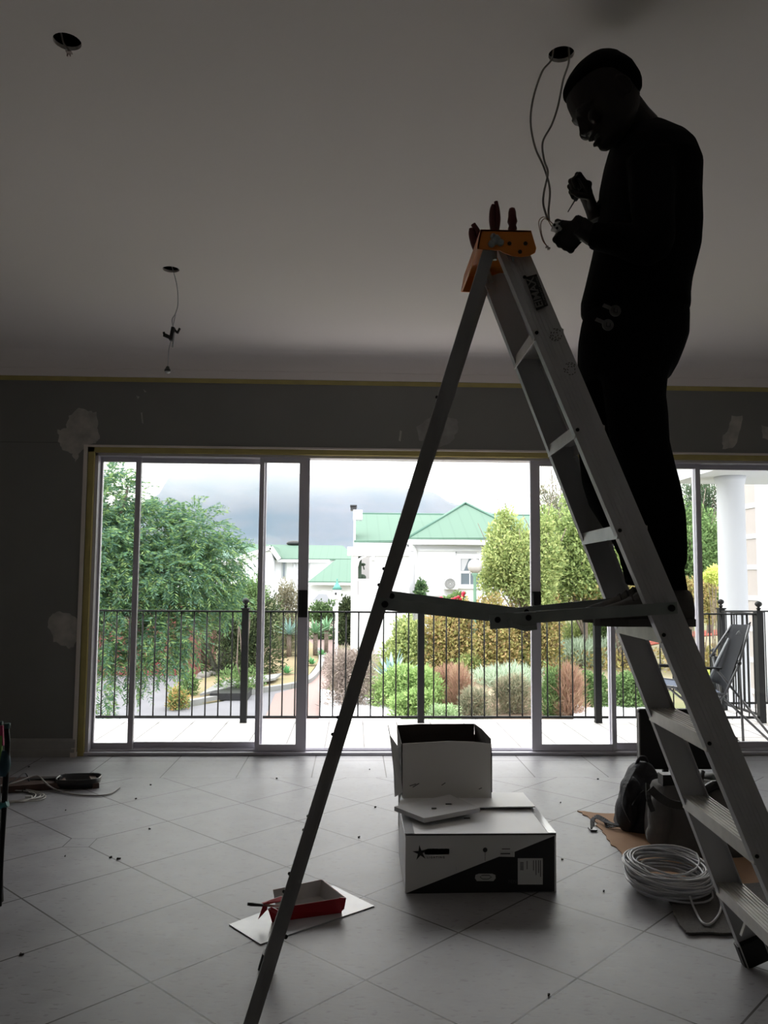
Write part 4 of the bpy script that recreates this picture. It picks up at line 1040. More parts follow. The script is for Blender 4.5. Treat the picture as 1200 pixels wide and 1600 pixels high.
# ------------------------------------------------------------------ step ladder
def build_ladder():
    P0, d = Vector((.4984, 2.4553, 1.8766)), Vector((.10868, .02072, -.27236))
    N0, e_ = Vector((.4943, 2.1524, 1.8766)), Vector((.10385, -.02107, -.27236))
    pn = Vector((.928, 0, .371))
    lad = empty('step_ladder', (.8, 2.3, 0), 'tall aluminium step ladder with orange top standing on the tiles', 'ladder')
    Y1 = Vector((0, 1, 0))
    def rail_(o0, dd, outer, i0, i1, name='side_rail'):
        a, b = o0 + dd * i0, o0 + dd * i1
        c = pn * .030
        m = MB().bar(a + c + Y1 * outer * .0, b + c, .0025, .080, Y1)                   # web
        for off in (-.009, .068):
            m.bar(a + pn * off - Y1 * outer * .0135, b + pn * off - Y1 * outer * .0135, .027, .003, Y1)
        for off in (.008, .018, .028, .038, .048):                                       # extruded ribs of the web
            m.bar(a + pn * off + Y1 * outer * .0016, b + pn * off + Y1 * outer * .0016, .0012, .0025, Y1)
        r = m.build(name, ladder_alu, lad)
        f = MB().bar(b + c - dd.normalized() * .075 - Y1 * outer * .006, b + c + dd.normalized() * .0 - Y1 * outer * .006, .034, .090, Y1, bev=.004)
        f.build('rubber_foot', black_plastic, r)
        bl = MB()
        for i in range(7):
            q = o0 + dd * i
            bl.lathe([(.0055, 0), (.005, .003), (.001, .0045)], q + Y1 * outer * .002, (0, outer, 0), 8)
        for i in (-.85, -.55): bl.lathe([(.0055, 0), (.001, .004)], o0 + dd * i + pn * .03 + Y1 * outer * .002, (0, outer, 0), 8)
        bl.build('rivets', black_metal, r)
        return r
    zi = 1.8766 / .27236
    rn = rail_(N0, e_, -1, -.95, zi)
    rf = rail_(P0, d, 1, -.95, zi)
    for i in range(7):
        a, b = N0 + e_ * i, P0 + d * i
        z = a.z + .014
        m = MB()
        ya, yb = a.y + .002, b.y - .002
        xa, xb = a.x - .006, b.x - .006
        def pr(dx0, dx1, z0, z1):
            m.add([(xa + dx0, ya, z0), (xa + dx1, ya, z0), (xb + dx1, yb, z0), (xb + dx0, yb, z0), (xa + dx0, ya, z1), (xa + dx1, ya, z1), (xb + dx1, yb, z1), (xb + dx0, yb, z1)],
                  [(3, 2, 1, 0), (4, 5, 6, 7), (0, 1, 5, 4), (1, 2, 6, 5), (2, 3, 7, 6), (3, 0, 4, 7)])
        pr(0, .082, z - .003, z)
        pr(0, .003, z - .036, z - .003); pr(.079, .082, z - .036, z - .003)
        for k in range(7):
            t = .006 + .0115 * k
            pr(t, t + .003, z, z + .0022)
        m.build('step', step_alu, lad)
    # rear legs
    def leg(p, q, name='rear_leg'):
        dd = (q - p).normalized()
        n = dd.cross(Y1).normalized()
        m = MB().bar(p, q, .030, .034, Y1)
        for off in (-.012, -.004, .004, .012): m.bar(p + n * off - Y1 * .0158, q + n * off - Y1 * .0158, .003, .0035, Y1)
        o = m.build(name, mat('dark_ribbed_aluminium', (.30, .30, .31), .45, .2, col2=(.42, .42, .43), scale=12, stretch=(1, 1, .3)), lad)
        MB().bar(q - dd * .05, q + dd * .0, .038, .044, Y1, bev=.004).build('rubber_foot', black_plastic, o)
        k = MB()
        for t in (.2, .42, .44, .6, .62, .78, .80): 
            c = p.lerp(q, t) - n * .018; k.ball(c, .0045, 8, 5)
            c = p.lerp(q, t - .05) + n * .018; 
        k.ball(p.lerp(q, .845) + n * .019, .006, 8, 5)
        k.build('rivets', black_metal, o)
        return o
    nt, nb = Vector((.3635, 2.155, 2.105)), Vector((-.277, 2.055, 0.0))
    ft, fb = Vector((.392, 2.435, 2.105)), Vector((-.262, 2.60, 0.0))
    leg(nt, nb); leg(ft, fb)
    for z in (.55, 1.45):
        t = (2.105 - z) / 2.105
        MB().bar(nt.lerp(nb, t), ft.lerp(fb, t), .022, .012, Vector((0, 0, 1))).build('rear_brace', MATS['dark_ribbed_aluminium'], lad)
    # folding spreaders, near and far
    def spreader(a, m_, b, off):
        o = MB().bar(a + (a - m_).normalized() * .016, m_ + (m_ - a).normalized() * .02, .004, .030, Y1).build('spreader', galv, lad)
        MB().bar(m_ + Y1 * -.006 + (m_ - b).normalized() * .055, b + Y1 * -.006 + (b - m_).normalized() * .016, .004, .030, Y1).build('spreader_arm', galv, o)
        h = MB()
        u_ = (b - m_).normalized()
        h.bar(m_ - u_ * .07 - Y1 * .012 + Vector((0, 0, -.004)), m_ + u_ * .05 - Y1 * .012 + Vector((0, 0, -.004)), .006, .038, Y1, bev=.002)
        h.tube([m_ - u_ * .02 - Y1 * .018, m_ - u_ * .015 - Y1 * .02 + Vector((0, 0, -.016)), m_ + u_ * .02 - Y1 * .018 + Vector((0, 0, -.028)), m_ + u_ * .05 - Y1 * .016 + Vector((0, 0, -.026))], .006, 8)
        h.build('hinge', galv, o)
        pv = MB()
        for c in (a, b, m_ - u_ * .05, m_ + u_ * .03): pv.lathe([(.009, 0), (.009, .008), (.006, .011), (.001, .012)], c - Y1 * .006, (0, -1, 0), 12)
        pv.build('pivot_bolt', black_metal, o)
    spreader(at(601, 944, 2.083), at(806, 966, 2.083), at(1047, 950, 2.083), -1)
    spreader(at(612, 931, 2.47), at(806, 957, 2.46), at(965, 941, 2.47), 1)
    # moulded orange top
    tc = MB(); zt = 2.160
    yn, yf = 2.136, 2.470
    x0, x1 = .338, .478
    def shell(y, th):
        pts = [(x0, zt), (x1, zt), (.492, zt - .050), (.489, zt - .062), (.475, zt - .070), (.450, zt - .075), (.425, zt - .072), (.402, zt - .064), (.392, zt - .058), (.33, zt - .056), (.3285, zt - .050)]
        return [(x, y, z) for x, z in pts], (0, th, 0)
    p, dv = shell(yn, .005); tc.prism(p, dv)
    p, dv = shell(yf - .005, .005); tc.prism(p, dv)
    # top with two tool slots, rear skirt and right edge
    tc.box((x0, yn, zt - .005), (.352, yf, zt)).box((.470, yn, zt - .005), (x1, yf, zt)).box((.352, yn, zt - .005), (.470, yn + .012, zt)).box((.352, yn + .075, zt - .005), (.470, yf, zt))
    tc.box((.390, yn + .012, zt - .005), (.405, yn + .075, zt)).box((.445, yn + .012, zt - .005), (.470, yn + .075, zt))
    tc.prism([(x0, yn, zt), (x0 + .004, yn, zt), (.333, yn, zt - .055), (.328, yn, zt - .055)], (0, yf - yn, 0))
    top = tc.build('top_cap', orange_pl, lad)
    MB().box((.375, yf - .03, zt - .075), (.455, yf - .024, zt - .055)).build('red_catch', red_pl, top)
    hw = MB()
    for q, r in ((Vector((.379, yn, 2.130)), .014), (Vector((.392, yn, 2.122)), .010), (Vector((.368, yn, 2.118)), .010), (Vector((.372, yn, 2.139)), .008)):
        hw.lathe([(r, 0), (r, .008), (r * .6, .012), (.001, .014)], q, (0, -1, 0), 7)
    hw.build('pivot_bolt', galv, top)
    rv = MB()
    for u, v in ((796, 380.5), (821, 380.5), (812.5, 393.5)): rv.lathe([(.006, 0), (.005, .003), (.001, .004)], at(u, v, yn) , (0, -1, 0), 10)
    rv.build('rivets', mat('dark_rivet', (.06, .03, .02), .5), top)
    # sticker with lettering, running up the near rail
    td = -e_.normalized()
    def onrail(u, v): return at(u, v, 2.147)
    a0, a1, a2, a3 = at(838, 486, 2.148), at(856, 478, 2.148), at(838, 429, 2.148), at(820, 434, 2.148)
    st = MB().prism([a0 - Y1 * .004, a1 - Y1 * .004, a2 - Y1 * .004, a3 - Y1 * .004], (0, .0008, 0)).build('sticker', card_black, rn)
    ex = (a3 - a0).normalized(); ey = (a0 - a1).normalized()
    lit = mat('sticker_lettering', (.26, .26, .26), .5)
    text('lettering', 'EIMAX', .030, lit, basis(a0 + (a1 - a0) * .62 + ex * .003 - Y1 * .0055, ex, ey), st, bold=.0006)
    text('small_print', 'ALUMINIUM LADDERS', .0085, lit, basis(a0 + (a1 - a0) * .92 + ex * .003 - Y1 * .0055, ex, ey), st)
    # two worn round stamps
    worn = mat('worn_print', (.105, .105, .105), .6)
    for (u, v) in ((867, 524), (890, 577)):
        c = at(u, v, 2.138) - Y1 * .006; s = MB()
        for r, n in ((.017, 13), (.013, 9), (.007, 5)):
            for k in range(n):
                if random.random() < .25: continue
                a = 2 * math.pi * k / n + r * 90
                p0 = c + (td * math.cos(a) + pn * math.sin(a)) * r
                s.bar(p0, p0 + (td * math.cos(a + 1.7) + pn * math.sin(a + 1.7)) * .005, .0006, .0022, Y1)
        s.build('worn_stamp', worn, rn)
    # diagonal brace under the lowest step
    q = P0 + d * 6
    MB().bar(at(1172, 1420, 2.42), at(1158, 1462, 2.42), .012, .004, Y1).build('lower_brace', step_alu, lad)
build_ladder()

# hand tools standing in the ladder top
def hand_tool(name, label, base, tip, r, kind):
    ax = (tip - base)
    L = ax.length; ax.normalize()
    root = empty(name, base, label, 'hand tool')
    if kind == 'pliers':
        s = MB()
        side = Vector((0, 1, 0)).cross(ax).normalized()
        for sg, l2 in ((-1, .90), (1, 1.0)):
            pts = spline([base + side * sg * .002, base + ax * L * .4 + side * sg * r * .55, base + ax * L * .75 + side * sg * r * .5, base + ax * L * l2 + side * sg * r * .25], 5)
            s.tube(pts, [r * .42 + r * .22 * math.sin(math.pi * min(1, i / len(pts) + .15)) for i in range(len(pts))], 10)
        s.build('grip', dark_red, root)
        MB().bar(base, base - ax * .07, .012, .012, Vector((0, 1, 0)), bev=.003).build('jaw', galv, root)
    else:
        MB().lathe([(r * .8, 0), (r * .72, L * .1), (r * .95, L * .25), (r * .75, L * .36), (r * 1.05, L * .5), (r * .85, L * .68), (r * .8, L * .85), (r * .62, L * .97), (r * .3, L)], base, ax, 12).build('handle', dark_red, root)
        MB().tube([base, base - ax * .075], .0035, 8).build('blade', galv, root)
hand_tool('pliers', 'dark handled pliers standing upright in the orange ladder top', at(773, 368, 2.165), at(773, 315, 2.165), .0135, 'pliers')
hand_tool('screwdriver', 'ridged dark screwdriver standing beside the upright pliers', at(801, 368, 2.165), at(800, 325, 2.165), .0135, 'driver')
hand_tool('pliers', 'dark handled pliers leaning out at the ladder top rear', at(757, 408, 2.40), at(737, 351, 2.40), .019, 'pliers')

# ------------------------------------------------------------------ the person on the ladder
def px_loft(mb, rows, n=28, sq=2.3, scale=1.0):
    """rows: (v, u_left, u_right, Ycentre, half depth)"""
    R = []
    for v, ul, ur, Y, ry in rows:
        a, b = at(ul, v, Y), at(ur, v, Y)
        c = (a + b) / 2; rx = (b - a).length / 2 * scale
        R.append([c + Vector((math.copysign(abs(math.cos(t)) ** (2 / sq), math.cos(t)) * rx, math.copysign(abs(math.sin(t)) ** (2 / sq), math.sin(t)) * ry * scale, 0)) for t in (2 * math.pi * k / n for k in range(n))])
    mb.rings(R)

def person():
    root = empty('person', (.86, 2.28, 1.08), 'person in black sweater and trousers standing on the ladder, head bowed over wiring', 'person')
    torso = [(189, 990, 1026, 2.25, .03), (199, 974, 1042, 2.25, .055), (213, 962, 1058, 2.25, .085), (231, 955, 1069, 2.25, .130), (252, 950, 1076, 2.245, .172), (280, 945, 1083, 2.24, .195), (320, 942, 1083, 2.24, .185), (360, 938, 1086, 2.24, .175), (395, 930, 1085, 2.24, .165), (420, 924, 1079, 2.24, .16), (445, 918, 1073, 2.24, .155), (468, 912, 1070, 2.24, .155), (484, 912, 1070, 2.24, .158), (493, 917, 1069, 2.24, .156)]
    hips = [(478, 920, 1068, 2.245, .145), (500, 913, 1069, 2.245, .15), (530, 908, 1068, 2.25, .155), (550, 907, 1061, 2.255, .155), (575, 907, 1051, 2.26, .15), (595, 912, 1040, 2.265, .13)]
    nleg = [(540, 940, 1064, 2.20, .085), (590, 942, 1040, 2.195, .082), (620, 946, 1037, 2.19, .078), (650, 950, 1041, 2.19, .074), (690, 955, 1043, 2.19, .071), (727, 964, 1052, 2.19, .069), (765, 976, 1062, 2.195, .066), (807, 986, 1069, 2.20, .064), (845, 994, 1071, 2.205, .06), (877, 1000, 1071, 2.21, .058), (888, 1004, 1066, 2.21, .055), (900, 1006, 1068, 2.21, .055), (922, 1010, 1072, 2.21, .054)]
    fleg = [(540, 908, 1040, 2.33, .085), (590, 906, 1020, 2.34, .083), (650, 905, 1000, 2.35, .078), (709, 906, 990, 2.36, .073), (755, 911, 992, 2.365, .068), (790, 922, 996, 2.37, .065), (846, 958, 1012, 2.375, .058), (870, 970, 1022, 2.378, .056), (880, 971, 1024, 2.38, .054), (891, 975, 1026, 2.38, .054), (915, 980, 1030, 2.38, .053)]
    # arms: shoulder, elbow, wrist
    nsh, nel, nwr = at(1018, 252, 2.10), at(1020, 382, 2.03), at(925, 368, 2.10)
    fsh, fel, fwr = at(1008, 262, 2.39), at(1000, 372, 2.47), at(934, 333, 2.30)
    sw = MB(); px_loft(sw, torso)
    def arm(mb, a, b, c, k=1.0):
        pts = spline([a, a.lerp(b, .5), b, b.lerp(c, .5), c], 5)
        rr = [.068, .066, .064, .062, .060, .058, .056, .054, .053, .052, .052, .051, .050, .048, .046, .045, .043, .041, .039, .038, .037]
        mb.tube(pts, [r * k for r in rr], 14)
    arm(sw, nsh, nel, nwr); arm(sw, fsh, fel, fwr)
    sw.tube([at(986, 203, 2.235), at(992, 212, 2.24), at(1000, 225, 2.245)], [.050, .062, .08], 18)
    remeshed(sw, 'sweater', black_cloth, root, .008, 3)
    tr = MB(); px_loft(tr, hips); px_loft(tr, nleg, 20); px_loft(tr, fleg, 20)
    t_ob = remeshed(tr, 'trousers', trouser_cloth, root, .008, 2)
    # ---- body: one continuous skin (head, neck, trunk, limbs, hands)
    b = MB()
    px_loft(b, torso, scale=.88); px_loft(b, hips, scale=.88); px_loft(b, nleg, 16, scale=.8); px_loft(b, fleg, 16, scale=.8)
    arm(b, nsh, nel, nwr, .72); arm(b, fsh, fel, fwr, .72)
    b.tube([at(958, 150, 2.20), at(970, 168, 2.215), at(984, 190, 2.235), at(994, 207, 2.24)], [.056, .058, .062, .07], 18)
    O = at(946, 236, 2.18); S = .00183
    hv, bv, sv = Vector((-.607, 0, .795)), Vector((.795, 0, .607)), Vector((0, 1, 0))
    def H(h, bb, w): return O + (hv * h + bv * bb) * S + sv * w * S
    head = [(0, 2, 44, 12), (5, -1, 52, 19), (11, -2, 62, 25), (18, 1, 74, 30), (26, 2, 86, 33.5), (38, -1, 96, 37), (50, -2, 103, 39), (60, -2, 108, 40.5), (70, -5, 111, 41), (82, -3, 113, 42), (96, 1, 112, 42), (108, 7, 108, 40), (118, 14, 101, 36), (126, 27, 93, 28), (131, 42, 84, 18), (133, 55, 74, 8)]
    def hloft(mb, rows, n=26, pw=2.25):
        R = []
        for h, f0, b0, w in rows:
            c, r = (f0 + b0) / 2, (b0 - f0) / 2
            R.append([H(h, c + math.copysign(abs(math.cos(t)) ** (2 / pw), math.cos(t)) * r, math.copysign(abs(math.sin(t)) ** (2 / pw), math.sin(t)) * w) for t in (2 * math.pi * k / n for k in range(n))])
        mb.rings(R)
    hloft(b, head)
    # nose, brows, lips, chin, cheeks, ears
    b.rings([[H(h, f0 + (0 if j % 2 else 0), w * math.cos(t) if True else 0) if False else H(h, bb + dd * (1 - abs(math.cos(t))) * -1 * 0 + (f0 - bb) * max(0, math.sin(t)), w * math.cos(t)) for j, t in enumerate(2 * math.pi * k / 10 for k in range(10))] for h, f0, bb, w, dd in ((72, -4, 6, 4, 0), (64, -7, 6, 4, 0), (54, -11.5, 6, 5, 0), (46, -16, 6, 7, 0), (41.5, -16, 6, 8, 0), (38.5, -10, 6, 7, 0))])
    for sg in (-1, 1):
        b.tube([H(71, -2.5, 4 * sg), H(73, -2, 14 * sg), H(70, 4, 25 * sg), H(66, 12, 33 * sg)], [2.6*S, 3.2*S, 3*S, 2*S], 8)
        b.ball(H(60, 8, 15 * sg), (6 * S, 6 * S, 5 * S), 12, 8)
        b.ball(H(48, 8, 24 * sg), (11 * S, 11 * S, 12 * S), 12, 8)
        b.ball(H(40.5, -6, 6.5 * sg), (4 * S, 3.5 * S, 3.2 * S), 10, 6)
        er = [H(56 + 15 * math.sin(t), 62 + 9 * math.cos(t), (43 + 2 * math.cos(t)) * sg) for t in (2 * math.pi * k / 12 for k in range(12))]
        b.tube(er, 3.0 * S, 8, close=True)
        b.ball(H(54, 60, 41 * sg), (8 * S, 3.5 * S, 12 * S), 10, 8)
    b.tube([H(28.5, 2, -13), H(30, -5, -6), H(29, -7.4, 0), H(30, -5, 6), H(28.5, 2, 13)], [1.8*S, 3.2*S, 3.4*S, 3.2*S, 1.8*S], 8)
    b.tube([H(20.5, 2, -12), H(18.5, -4.5, -5), H(18, -6, 0), H(18.5, -4.5, 5), H(20.5, 2, 12)], [1.8*S, 3.4*S, 3.8*S, 3.4*S, 1.8*S], 8)
    b.ball(H(8, 3, 0), (8 * S, 10 * S, 7 * S), 12, 8)
    # ---- hands
    def hand(wr, d, s, n, bends, th, k=1.0, spread=.05):
        """wr wrist, d palm direction, s towards the index side, n palm side"""
        d, s, n = d.normalized(), s.normalized(), n.normalized()
        R = []
        for t, w, q in ((-.02, .026, .022), (.0, .026, .019), (.02, .030, .017), (.05, .036, .015), (.070, .037, .0125), (.078, .033, .009)):
            R.append([wr + d * t * k + (s * math.cos(a) * w + n * math.sin(a) * q) * k for a in (2 * math.pi * j / 16 for j in range(16))])
        b.rings(R)
        tips = []
        for i in range(4):
            off = (.029, .0097, -.0097, -.028)[i]; L = ((.042, .025, .021), (.046, .029, .022), (.042, .027, .021), (.034, .020, .019))[i]
            p = wr + (d * (.080 - .004 * abs(i - 1)) + s * off) * k; ang = 0; pts = [p - d * .02 * k, p]
            b.ball(p + (d * .004 - n * .004) * k, .0125 * k, 10, 8)
            for seg, bd in zip(L, bends[i]):
                ang += math.radians(bd)
                dirv = d * math.cos(ang) + n * math.sin(ang) + s * (1.5 - i) * spread
                p = p + dirv.normalized() * seg * k; pts.append(p)
            rr = [.0100, .0098, .0088, .0080, .0066]
            b.tube(pts, [r * k for r in rr], 10); b.ball(pts[-1], .0066 * k, 8, 6)
            for q in pts[2:4]: b.ball(q, .0090 * k, 8, 6)
            tips.append(pts[-1])
        base = wr + (d * .022 + s * .024 + n * .004) * k
        pts = [base, base + (d * .55 + s * .75 + n * .3).normalized() * .032 * k]
        q = pts[-1]
        for (a1, a2, a3), L in zip(th, (.032, .026)):
            q = q + (d * a1 + s * a2 + n * a3).normalized() * L * k; pts.append(q)
        b.tube([wr + d * .005 * k + s * .008 * k] + pts, [.013 * k, .0145 * k, .0120 * k, .0098 * k, .0072 * k], 10); b.ball(pts[-1], .0072 * k, 8, 6)
        return tips, pts[-1]
    # lower hand: back of the hand to the left, fingers curled up round the fitting
    s1 = Vector((-.80, -.05, .60)).normalized(); d1 = Vector((-.42, .82, -.38)); d1 = (d1 - s1 * d1.dot(s1)).normalized(); n1 = d1.cross(s1); n1 = n1 if n1.z > 0 else -n1
    wA = at(904, 352, 2.09)
    b.tube([nwr.lerp(nel, .12), nwr, wA], [.030, .028, .026], 12)
    tipA = hand(wA, d1, s1, n1, [(62, 70, 50), (74, 74, 50), (66, 72, 50), (80, 74, 50)], [(.45, .35, .8), (.5, -.1, .8)], .88, .07)
    # upper hand: raised, fingers folded round a small tool
    d2 = Vector((-.36, -.06, .93)); n2 = Vector((-.93, .0, -.36)); s2 = d2.cross(n2)
    if s2.y > 0: s2 = -s2
    wB = at(927, 334, 2.29)
    b.tube([fwr.lerp(fel, .12), fwr, wB], [.030, .028, .026], 12)
    tipB = hand(wB, d2, s2, n2, [(14, 100, 62), (10, 104, 62), (14, 102, 62), (20, 100, 60)], [(.45, -.1, .9), (.75, -.4, .35)], .98, .0)
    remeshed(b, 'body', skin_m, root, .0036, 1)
    # hair
    hr = MB()
    hloft(hr, [(40, 84, 97, 30), (50, 76, 104, 39.5), (60, 70, 109, 42), (72, 60, 112, 43), (84, 48, 114.5, 43.6), (96, 24, 113.5, 43.8), (104, 4.5, 111.5, 43), (111, 4.5, 110, 41.5), (119, 10, 104, 37.5), (127, 23, 96, 30), (132.5, 38, 87, 20), (135, 53, 76, 9)])
    remeshed(hr, 'hair', hair_m, root, .005, 2)
    # shoes
    def shoe(toe, heel, Y, z):
        t = at(toe, 950, Y).x; h_ = at(heel, 950, Y).x; L = h_ - t
        R = []
        for f, wl, wr_, zt_, zb_ in ((0.0, .012, .012, .030, .012), (.04, .028, .026, .045, .008), (.14, .044, .040, .056, .006), (.28, .050, .047, .068, .006), (.42, .047, .045, .086, .008), (.56, .042, .040, .108, .010), (.72, .038, .038, .118, .010), (.88, .036, .036, .112, .008), (.97, .028, .028, .095, .008), (1.0, .014, .014, .06, .012)):
            x = t + L * f; hh = (zt_ - zb_) / 2; cz = z + (zt_ + zb_) / 2
            R.append([Vector((x, Y + math.cos(a) * (wl if math.cos(a) < 0 else wr_), cz + math.copysign(abs(math.sin(a)) ** .8, math.sin(a)) * hh)) for a in (2 * math.pi * k / 18 for k in range(18))])
        m = MB().rings(R)
        sh = remeshed(m, 'shoe', shoe_m, root, .005, 1)
        sp_ = []
        for f, w in ((0, .008), (.03, .028), (.12, .045), (.28, .052), (.5, .044), (.72, .040), (.9, .039), (.98, .03), (1.0, .012)): sp_.append((t + L * f, w))
        pl = [(x, Y - w, z) for x, w in sp_] + [(x, Y + w, z) for x, w in sp_[::-1]]
        MB().prism(pl, (0, 0, .020)).build('sole', sole_m, sh)
        lc = MB()
        for k in range(4):
            f = .36 + .07 * k; x = t + L * f; zz = z + .080 + .010 * k
            lc.tube([(x, Y - .034, zz - .012), (x + .006, Y, zz + .004), (x, Y + .034, zz - .012)], .0025, 6)
        lc.build('laces', mat('grey_laces', (.08, .075, .07), .8), sh)
    zs = 1.0595 + .016 + .0005
    shoe(928, 1083, 2.205, zs); shoe(911, 1062, 2.38, zs)
    return tipA, tipB, H
tipA, tipB, HH = person()
# round tags at the waist
for (u, v), lab in zip([(961, 486), (949.5, 508)], ['round grey tag at the person\'s waist, the upper one', 'round grey tag hanging at the person\'s hip, the lower one']):
    c = at(u, v, 2.072)
    k = MB().lathe([(.0155, 0), (.0155, .003), (.0125, .005), (.0125, .004), (.001, .004)], c, (0, -1, 0), 20).build('waist_tag', tag_m)
    tag(k, lab, 'tag', 'round tags at the waist')
    MB().tube([c + Vector((-.004, -.005, .006)), c + Vector((-.005, -.005, -.005)), c + Vector((.004, -.005, -.006)), c + Vector((.005, -.005, .003))], .0014, 6).build('mark', black_plastic, k)
    MB().bar(c + Vector((-.010, .002, .008)), c + Vector((-.028, .012, .02)), .002, .010, Vector((0, 1, 0))).build('strap', tag_m, k)

# ------------------------------------------------------------------ wiring at the ceiling
def P(u, v, Y): return at(u, v, Y)
c1 = empty('lighting_cable', (HOLES[1][0].x, HOLES[1][0].y, CZ), 'pale twin cable looping down from the ceiling hole to the hands', 'cable')
Yc = 2.20
MB().tube(spline([HOLES[1][0] + Vector((-.020, 0, .05)), P(862, 92, 2.245), P(847, 112, 2.24), P(834, 150, 2.22), P(829, 190, 2.21), P(836, 230, 2.2), P(850, 262, 2.19), P(859, 295, 2.18), P(857, 330, 2.16), P(858, 344, 2.15)], 6), .0030, 8).build('cable_strand', cable_g, c1)
MB().tube(spline([HOLES[1][0] + Vector((.020, 0, .05)), P(889, 95, 2.245), P(880, 125, 2.23), P(872, 165, 2.22), P(862, 195, 2.2), P(848, 222, 2.19), P(850, 250, 2.18), P(856, 270, 2.17), P(850, 300, 2.16), P(849, 320, 2.15), P(856, 344, 2.15)], 6), .0030, 8).build('cable_strand', cable_g, c1)
for q in ([P(858, 343, 2.15), P(849, 339, 2.14), P(842, 346, 2.13), P(844, 362, 2.13), P(848, 376, 2.13), P(854, 384, 2.13)], [P(859, 344, 2.15), P(850, 342, 2.14), P(845, 350, 2.13), P(846, 364, 2.13), P(850, 377, 2.13), P(855, 385, 2.13)], [P(858, 344, 2.15), P(864, 350, 2.14), P(868, 354, 2.13)], [P(857, 345, 2.15), P(862, 354, 2.14), P(866, 358, 2.13)]):
    MB().tube(spline(q, 5), .0012, 6).build('thin_wire', copper_m, c1)
MB().box(P(852, 388, 2.135), P(857, 383.5, 2.125)).box(P(855, 391, 2.135), P(860, 386, 2.125)).build('wire_connector', mat('pink_grey_connector', (.42, .33, .31), .5), c1, bevel=.0008)
fx = empty('ceiling_fitting', P(873, 353, 2.14), 'small white terminal fitting held in the lower hand', 'fitting')
fm = MB()
a, b2 = P(864, 354, 2.13), P(890, 352, 2.12)
fm.bar(a, P(932, 378, 2.14), .030, .018, Vector((0, 1, 0)), bev=.004)
fm.bar(P(864, 355, 2.128), P(880, 349, 2.125), .026, .014, Vector((0, 1, 0)), bev=.003)
fm.build('terminal_block', mat('fitting_white', (.55, .54, .52), .5), fx)
tm = MB()
for u, v in ((866, 352), (870, 357), (874, 350), (879, 347)): tm.lathe([(.0035, 0), (.0035, .004), (.001, .005)], P(u, v, 2.112), (0, -1, 0), 8)
tm.build('terminal_screw', black_metal, fx)
sd = empty('small_screwdriver', P(893, 320, 2.25), 'thin tool held in the raised hand, tip pointing down', 'hand tool')
MB().tube([P(899, 312, 2.262), P(887.5, 331, 2.24)], [.0022, .0016], 8).build('shaft', black_metal, sd)
MB().tube([P(914, 290, 2.285), P(899, 312, 2.262)], .0065, 8).build('handle', black_plastic, sd)

c2 = empty('hanging_lamp_wiring', (HOLES[2][0].x, HOLES[2][0].y, CZ), 'thin cable with black clips and small bulb hanging over the left doors', 'lamp wiring')
Yh = 4.015
MB().tube(spline([HOLES[2][0] + Vector((.0, 0, .03)), P(272, 428, Yh), P(277, 450, Yh), P(278, 475, Yh), P(274, 490, Yh), P(269, 499, Yh), P(270, 508, Yh), P(271, 512, Yh)], 6), .0022, 7).tube(spline([P(274, 492, Yh), P(272, 502, Yh), P(270, 511, Yh)], 5), .0018, 6).build('cable_strand', cable_w, c2)
MB().tube(spline([P(268, 530, Yh), P(264, 545, Yh), P(263, 560, Yh), P(262, 572, Yh)], 6), .0022, 7).build('cable_strand', cable_w, c2)
hb = MB()
hb.bar(P(271, 512, Yh), P(267, 532, Yh), .03, .016, Vector((0, 1, 0)), bev=.003)
hb.bar(P(267, 528, Yh), P(256, 523, Yh), .012, .018, Vector((0, 1, 0)), bev=.002).bar(P(257, 524, Yh), P(256, 519, Yh), .012, .010, Vector((0, 1, 0)))
hb.bar(P(271, 513, Yh), P(277, 520, Yh), .012, .010, Vector((0, 1, 0))).bar(P(277, 521, Yh), P(281, 513, Yh), .012, .008, Vector((0, 1, 0)))
hb.build('spring_clip', black_plastic, c2)
MB().bar(P(272, 520, Yh), P(270, 543, Yh), .01, .008, Vector((0, 1, 0))).build('wire_tail', cable_w, c2)
bz = P(262, 572, Yh)
MB().lathe([(.003, 0), (.008, -.004), (.010, -.012), (.015, -.018), (.016, -.026), (.013, -.028)], bz, (0, 0, 1), 14).build('lamp_holder', black_plastic, c2)
MB().lathe([(.013, -.026), (.0135, -.032), (.009, -.036), (.001, -.037)], bz, (0, 0, 1), 14).build('bulb', bulb_m, c2)
c3 = empty('short_wire_end', (HOLES[0][0].x, HOLES[0][0].y, CZ), 'short wire with connector poking out of the upper left ceiling hole', 'wire')
hx = HOLES[0][0]
MB().tube(spline([hx + Vector((-.02, 0, .03)), P(99, 66, 2.27), P(106, 76, 2.27), P(108, 80, 2.27)], 5), .003, 7).build('cable_strand', cable_g, c3)
MB().box(P(105, 85, 2.28), P(111, 79, 2.265)).bar(P(106, 84, 2.27), P(105, 88, 2.27), .003, .003).bar(P(109, 84, 2.27), P(110, 88, 2.27), .003, .003).build('wire_connector', MATS['pink_grey_connector'], c3)

